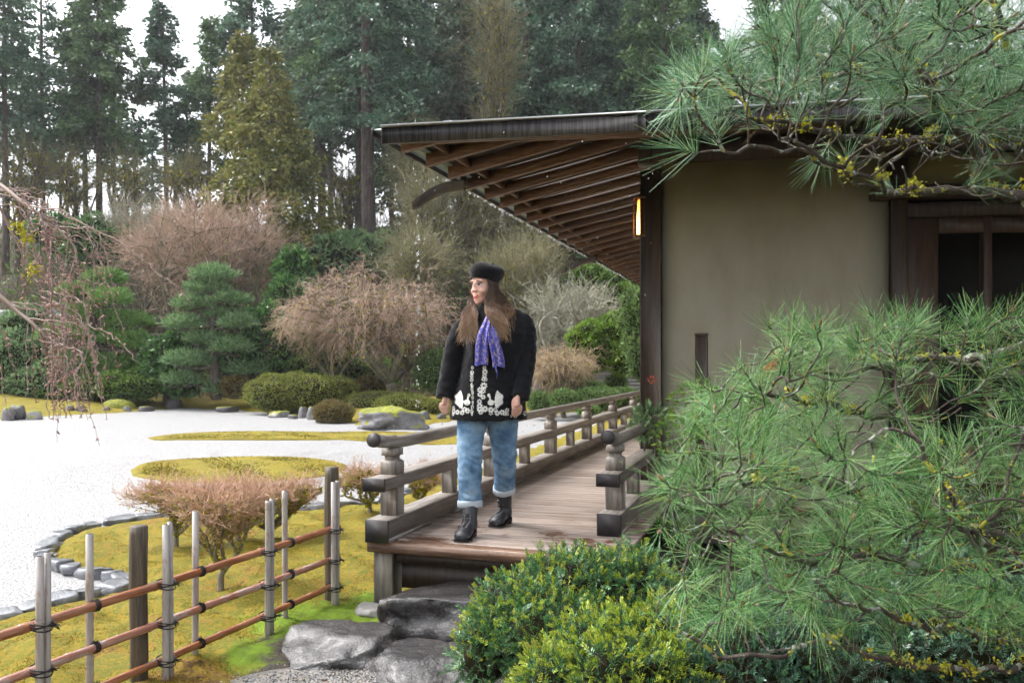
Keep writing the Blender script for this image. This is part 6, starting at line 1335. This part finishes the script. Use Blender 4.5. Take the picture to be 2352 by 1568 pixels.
# --- yew bushes below
m_yew = lmat("yew_needles", [(.028, .103, .039), (.062, .179, .062), (.110, .275, .089), (.193, .372, .179)], .28, .15, .6, .3, 2.5)
m_yewt = lmat("yew_young_tips", [(.16, .29, .025), (.30, .42, .03), (.45, .52, .05), (.40, .32, .08)], .4, .25, .5, .4, 3.0)
m_yewd = lmat("shaded_yew_needles", [(.018, .072, .039), (.039, .117, .062), (.072, .169, .104), (.130, .260, .195)], .28, .15, .6, .3, 2.5)  # darker, bluer copy of the yew colours, the pine's shade put in
def yew(label, k, lobes, dens, mats, tipp, sl=(.045, .08)):
    rg = np.random.default_rng(9000+k); c0 = np.array(at(lobes[0][0], lobes[0][1], lobes[0][4])); c0[2] = 0; o = empty("yew_bush", tuple(c0), 0, label, "shrub", "yew bushes at the path's edge"); mb = MB(); cb = MB(); tw = MB()
    Cs = [np.array(at(l[0], l[1], l[4])) for l in lobes]; Rs = [np.array([l[2]/F*l[4], l[5] if len(l) > 5 else l[2]/F*l[4]*.9, l[3]/F*l[4]]) for l in lobes]
    for q, (c, r) in enumerate(zip(Cs, Rs)):
        m = int(dens*(r[0]*r[1]+r[0]*r[2]+r[1]*r[2])*4.2); u = rg.normal(size=(m, 3)); u /= np.linalg.norm(u, axis=1)[:, None]; u = u[(u[:, 2] > -.55) & (u[:, 1] < .5)]; m = len(u)
        lump = np.array([noise.noise(Vector(a*3.2)+Vector((k*5.1, q*3.3, 0)))+.5*noise.noise(Vector(a*8)+Vector((q*3.3, k, 0))) for a in u])
        P = c+u*r*(.93+.26*lump-.16*rg.random(m)**2)[:, None]
        ok = np.ones(m, bool)
        for q2, (c2, r2) in enumerate(zip(Cs, Rs)):
            if q2 != q: ok &= (((P-c2)/r2)**2).sum(1) > .72
        P = P[ok]; u = u[ok]; m = len(P); a = u/r; a /= np.linalg.norm(a, axis=1)[:, None]; a = a*.7+rg.normal(0, .6, (m, 3))+[0, -.05, .35]; a /= np.linalg.norm(a, axis=1)[:, None]; L = rg.uniform(*sl, m)
        tw.ribbons(P-c0-a*.05, P-c0, P-c0+a*L[:, None], .003, .0016, rg, 2)
        K = 16; i = np.repeat(np.arange(m), K); t = np.tile((np.arange(K)//2+.5)/(K/2), m); sg = np.tile(np.where(np.arange(K) % 2 == 0, 1, -1), m); s = np.cross(a, rg.normal(size=(m, 3))); s /= np.linalg.norm(s, axis=1)[:, None]; nn = np.cross(a, s)
        B = P[i]+a[i]*(L[i]*t)[:, None]; d = s[i]*sg[:, None]*(1.0-.45*t)[:, None]+a[i]*(.35+.9*t)[:, None]+nn[i]*rg.normal(.12, .22, len(i))[:, None]; LL = rg.uniform(.016, .026, len(i))*(1-.3*t)
        young = (rg.random(m) < tipp*(.4+1.2*(u[:, 2] > .1)))[i] & (t > .5)
        for mm, sel in ((0, ~young), (1, young)): mb.blades(B[sel]-c0, d[sel], LL[sel], .0056, rg, mm, nn[i][sel]+rg.normal(0, .25, (sel.sum(), 3)))
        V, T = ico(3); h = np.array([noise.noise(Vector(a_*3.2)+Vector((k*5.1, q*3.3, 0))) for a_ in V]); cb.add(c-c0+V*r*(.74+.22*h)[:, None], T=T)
    cb.build("shade_core", m_core, o); tw.build("twigs", m_barkd, o); mb.build("foliage", mats, o)
    s = MB(); s.tube(np.array([[0, 0, -.1], [.02, .02, .3], [0, 0, .5]]), [.03, .026, .02], 7); s.build("stem", m_barkd, o); return o
yew("blue-green yew bush spilling over the top stepping stone", 1, [(1200, 1440, 125, 120, 3.75), (1310, 1380, 130, 115, 3.85), (1430, 1375, 135, 115, 3.95), (1110, 1510, 60, 90, 3.6), (1270, 1480, 150, 120, 3.6)], 1900, (m_yew, m_yewt), .30)
yew("bright yellow-tipped yew bush at the bottom edge left of the pine", 2, [(1370, 1545, 120, 130, 3.25), (1265, 1610, 80, 110, 3.1), (1500, 1520, 130, 130, 3.3), (1430, 1600, 150, 140, 3.1), (1560, 1600, 120, 120, 3.1)], 2300, (m_yew, m_yewt), .85)
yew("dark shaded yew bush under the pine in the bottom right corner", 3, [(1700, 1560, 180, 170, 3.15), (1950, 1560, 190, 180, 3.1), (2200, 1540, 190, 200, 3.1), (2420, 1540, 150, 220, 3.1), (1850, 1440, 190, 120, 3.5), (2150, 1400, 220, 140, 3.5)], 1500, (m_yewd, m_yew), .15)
# --- leafy plants at the foot of the wall
bush("nandina_shrub", "dark drooping-leaved shrub at the foot of the corner post", 70, [(1492, 960, 34, 26, 6.35), (1478, 985, 26, 20, 6.35)], m_pineb, 260, .075, lw=.28, core=False, stem=(1500, 1090, .008))
bush("leafy_shrub", "fresh light-green leafy plant in the gap between handrail and wall", 71, [(1545, 1000, 40, 40, 5.7), (1600, 940, 60, 60, 5.6), (1700, 960, 70, 60, 5.6)], m_leafb, 900, .045, core=False, stem=(1550, 1200, .008))
m_red = lmat("red_leaves", [(.35, .02, .015), (.50, .06, .03), (.45, .16, .04)], .45, .2)
bush("nandina_shrub", "small sprig with red-orange leaves before the beige wall", 72, [(1788, 826, 14, 14, 3.6), (1770, 850, 9, 12, 3.6)], m_red, 90, .022, core=False, stem=(1790, 1050, .004))
bush("nandina_shrub", "little red berries and leaves beside the dark corner post", 73, [(1497, 872, 9, 6, 6.3)], m_red, 26, .018, core=False, stem=(1500, 980, .005))

# --- flat-topped maple shrubs on the mossy bank
def low_maple(label, k, base, ell, tw_n, sc=1.0):
    d = float(gnd(base[0], base[1], .04).y); return bare_tree("maple_shrub", label, k, d, base, ell, m_barkm, m_pinkt2, 7, int(75*sc), tw_n, (.04, .12), .55, 0, .0040, .022, int(3200*sc), None, "flat-topped maple shrubs on the moss bank", .8, .75)
m_barkm = pmat("pale_smooth_maple_bark", [(.10, .085, .065), (.20, .175, .14), (.30, .27, .22)], 8, (1, 1, .5), .6, bmp=.3)
m_pinkt2 = lmat("reddish_bare_twigs", [(.325, .168, .109), (.550, .324, .230), (.700, .456, .356), (.525, .408, .161)], .6, 0, .3, .45, 6)
low_maple("pale-stemmed flat-topped maple shrub nearest the fence", 40, (508, 1352), (500, 1160, 150, 55), 1500)
low_maple("mossy flat-topped maple shrub leaning out over the slate edging", 41, (405, 1252), (370, 1150, 110, 48), 1000)
low_maple("flat-topped maple shrub half hidden behind the pale-stemmed one", 42, (548, 1248), (565, 1145, 140, 48), 1000)
low_maple("flat-topped maple shrub between two grey bamboo poles", 43, (626, 1235), (670, 1145, 100, 48), 850)
low_maple("thin bare maple shrub beside the walkway's first post", 44, (848, 1178), (835, 1110, 90, 48), 650, .7)
low_maple("bare maple shrub seen through the walkway railing", 45, (965, 1155), (985, 1110, 85, 52), 750, .8)

# --- weeping cherry entering from the left
rg = np.random.default_rng(55); root = np.array([-3.4, 3.3, 0.]); o = empty("weeping_cherry", tuple(root), 0, "weeping cherry with thin pink-budded twigs hanging in from the left edge", "tree"); mb = MB(); bd = MB(); ms = MB()
trunk = smoothpath([root-[0, 0, .1], root+[.05, 0, .8], root+[.15, -.05, 1.7], root+[.4, -.1, 2.3], np.array(at(-60, 395, 3.0))], 5); mb.tube(trunk-root, np.linspace(.09, .014, len(trunk)), 9)
L1 = smoothpath([at(-60, 395, 3.0), at(0, 425, 2.95), at(55, 468, 2.9), at(95, 500, 2.9), at(120, 560, 2.9)], 6); L2 = smoothpath([trunk[12], at(-120, 620, 3.1), at(-30, 660, 3.0), at(40, 715, 2.95), at(90, 760, 2.9), at(112, 830, 2.9)], 6)
L3 = smoothpath([at(-60, 395, 3.0), at(-20, 440, 3.1), at(30, 540, 3.1), at(80, 640, 3.1), at(104, 720, 3.1)], 6)
mb.tube(L1-root, np.linspace(.010, .003, len(L1)), 7); mb.tube(L2-root, np.linspace(.016, .003, len(L2)), 7); mb.tube(L3-root, np.linspace(.007, .002, len(L3)), 7)
def cherry_twig(P, r):
    P = smoothpath(P, 7); P[1:-1] += rg.normal(0, .004, (len(P)-2, 3)); mb.tube(P-root, np.linspace(r, r*.45, len(P)), 5)
    L = np.r_[0, np.cumsum(np.linalg.norm(np.diff(P, axis=0), axis=1))]; s = .06
    while s < L[-1]:
        c = np.array([np.interp(s, L, P[:, a]) for a in range(3)])
        for q in range(rg.integers(1, 3)):
            d = rg.normal(size=3); d[2] -= .1; d /= np.linalg.norm(d); z = rg.uniform(.5, 1.15); bd.tube(np.array([c, c+d*.004*z, c+d*.010*z, c+d*.015*z])-root, np.array([.0010, .0026, .0023, .0005])*z, 4)
        s += rg.uniform(.022, .055)
cherry_twig([at(70, 472, 2.9), at(176, 507, 2.88), at(307, 582, 2.86), at(373, 632, 2.85), at(446, 701, 2.85)], .0028)
ends = [(270, 672), (237, 935), (314, 830), (220, 889), (246, 964), (202, 964), (121, 931), (290, 777), (213, 555), (248, 709), (160, 960), (262, 902), (120, 975), (180, 900), (214, 790), (150, 600), (96, 870)]
for q in range(66):
    S = [L1, L3, L2][q % 3]; s = S[rg.integers(len(S)//5, len(S))]; spx = CX+s[0]/s[1]*F; spy = HY-(s[2]-CZ)/s[1]*F; e = ends[q] if q < 9 else (spx+rg.uniform(15, 60)+rg.random()**2*110, min(960, spy+rg.uniform(90, 380))); d = s[1]+rg.uniform(-.15, .15); E = np.array(at(e[0], e[1], d)); 
    if E[2] > s[2]-.1: E[2] = s[2]-rg.uniform(.1, .3)
    h = E-s; M = s+h*[.55, .5, .22]+[rg.uniform(.0, .06), 0, rg.uniform(0, .04)]; M2 = s+h*[.85, .8, .6]
    cherry_twig([s, M, M2, E], rg.uniform(.0018, .0030))
    t = rg.uniform(.1, .9); Mt = M*(1-t)+M2*t; cherry_twig([Mt, Mt+[rg.uniform(.01, .05), 0, -.03], Mt+[rg.uniform(.03, .10), rg.uniform(-.05, .05), -rg.uniform(.10, .24)]], .0014)
m_ctw = lmat("grey_pink_cherry_bark", [(.16, .11, .09), (.27, .19, .16), (.36, .28, .25)], .5, 0, .4, .3)
m_cbud = lmat("pink_cherry_buds", [(.36, .17, .15), (.50, .28, .25), (.60, .42, .38)], .5, .1, .4, .2)
mb.build("branches", m_ctw, o, True); bd.build("buds", m_cbud, o)
for px, py in ((40, 520), (62, 545), (76, 622)):
    c = np.array(at(px, py, 2.98))-root; P = c+rg.normal(0, .012, (60, 3)); ms.blades(P, rg.normal(size=(60, 3)), .016, .009, rg)
ms.build("moss", m_lichen, o)
# fallen leaves and bits on stones and path
rng = np.random.default_rng(14); mb = MB()
for q in range(140):
    p = (rng.uniform(-1.2, .2), rng.uniform(3.75, 4.8)); mb.blades(np.array([[p[0], p[1], .075]]), np.array([[rng.normal(), rng.normal(), .05]]), rng.uniform(.012, .03), rng.uniform(.004, .012), rng, 0, np.array([[0, 0, 1.]])+rng.normal(0, .2, (1, 3)))
tag(mb.build("fallen_leaves", lmat("dead_leaf", [(.10, .05, .03), (.20, .10, .05), (.32, .22, .12)], .6, 0)), kind="stuff")
# ---------------------------------------------------------------- damp air
m_haze = bpy.data.materials.new("damp_air"); m_haze.use_nodes = True; nt = m_haze.node_tree; nt.nodes.clear()
pv = nt.nodes.new("ShaderNodeVolumePrincipled"); pv.inputs["Color"].default_value = (.93, .96, 1, 1); pv.inputs["Density"].default_value = .0006; pv.inputs["Anisotropy"].default_value = .2
ou = nt.nodes.new("ShaderNodeOutputMaterial"); nt.links.new(pv.outputs[0], ou.inputs["Volume"])
mb = MB(); mb.box((0, 140, 22), (460, 400, 48)); tag(mb.build("haze", m_haze), kind="stuff")

for o in bpy.data.objects:
    if o.parent and o.type == 'MESH' and o.name.split('.')[0] in ("shoots", "buds", "twigs", "foliage", "moss", "lichen", "eyelets", "limbs"): o["kind"] = "stuff"
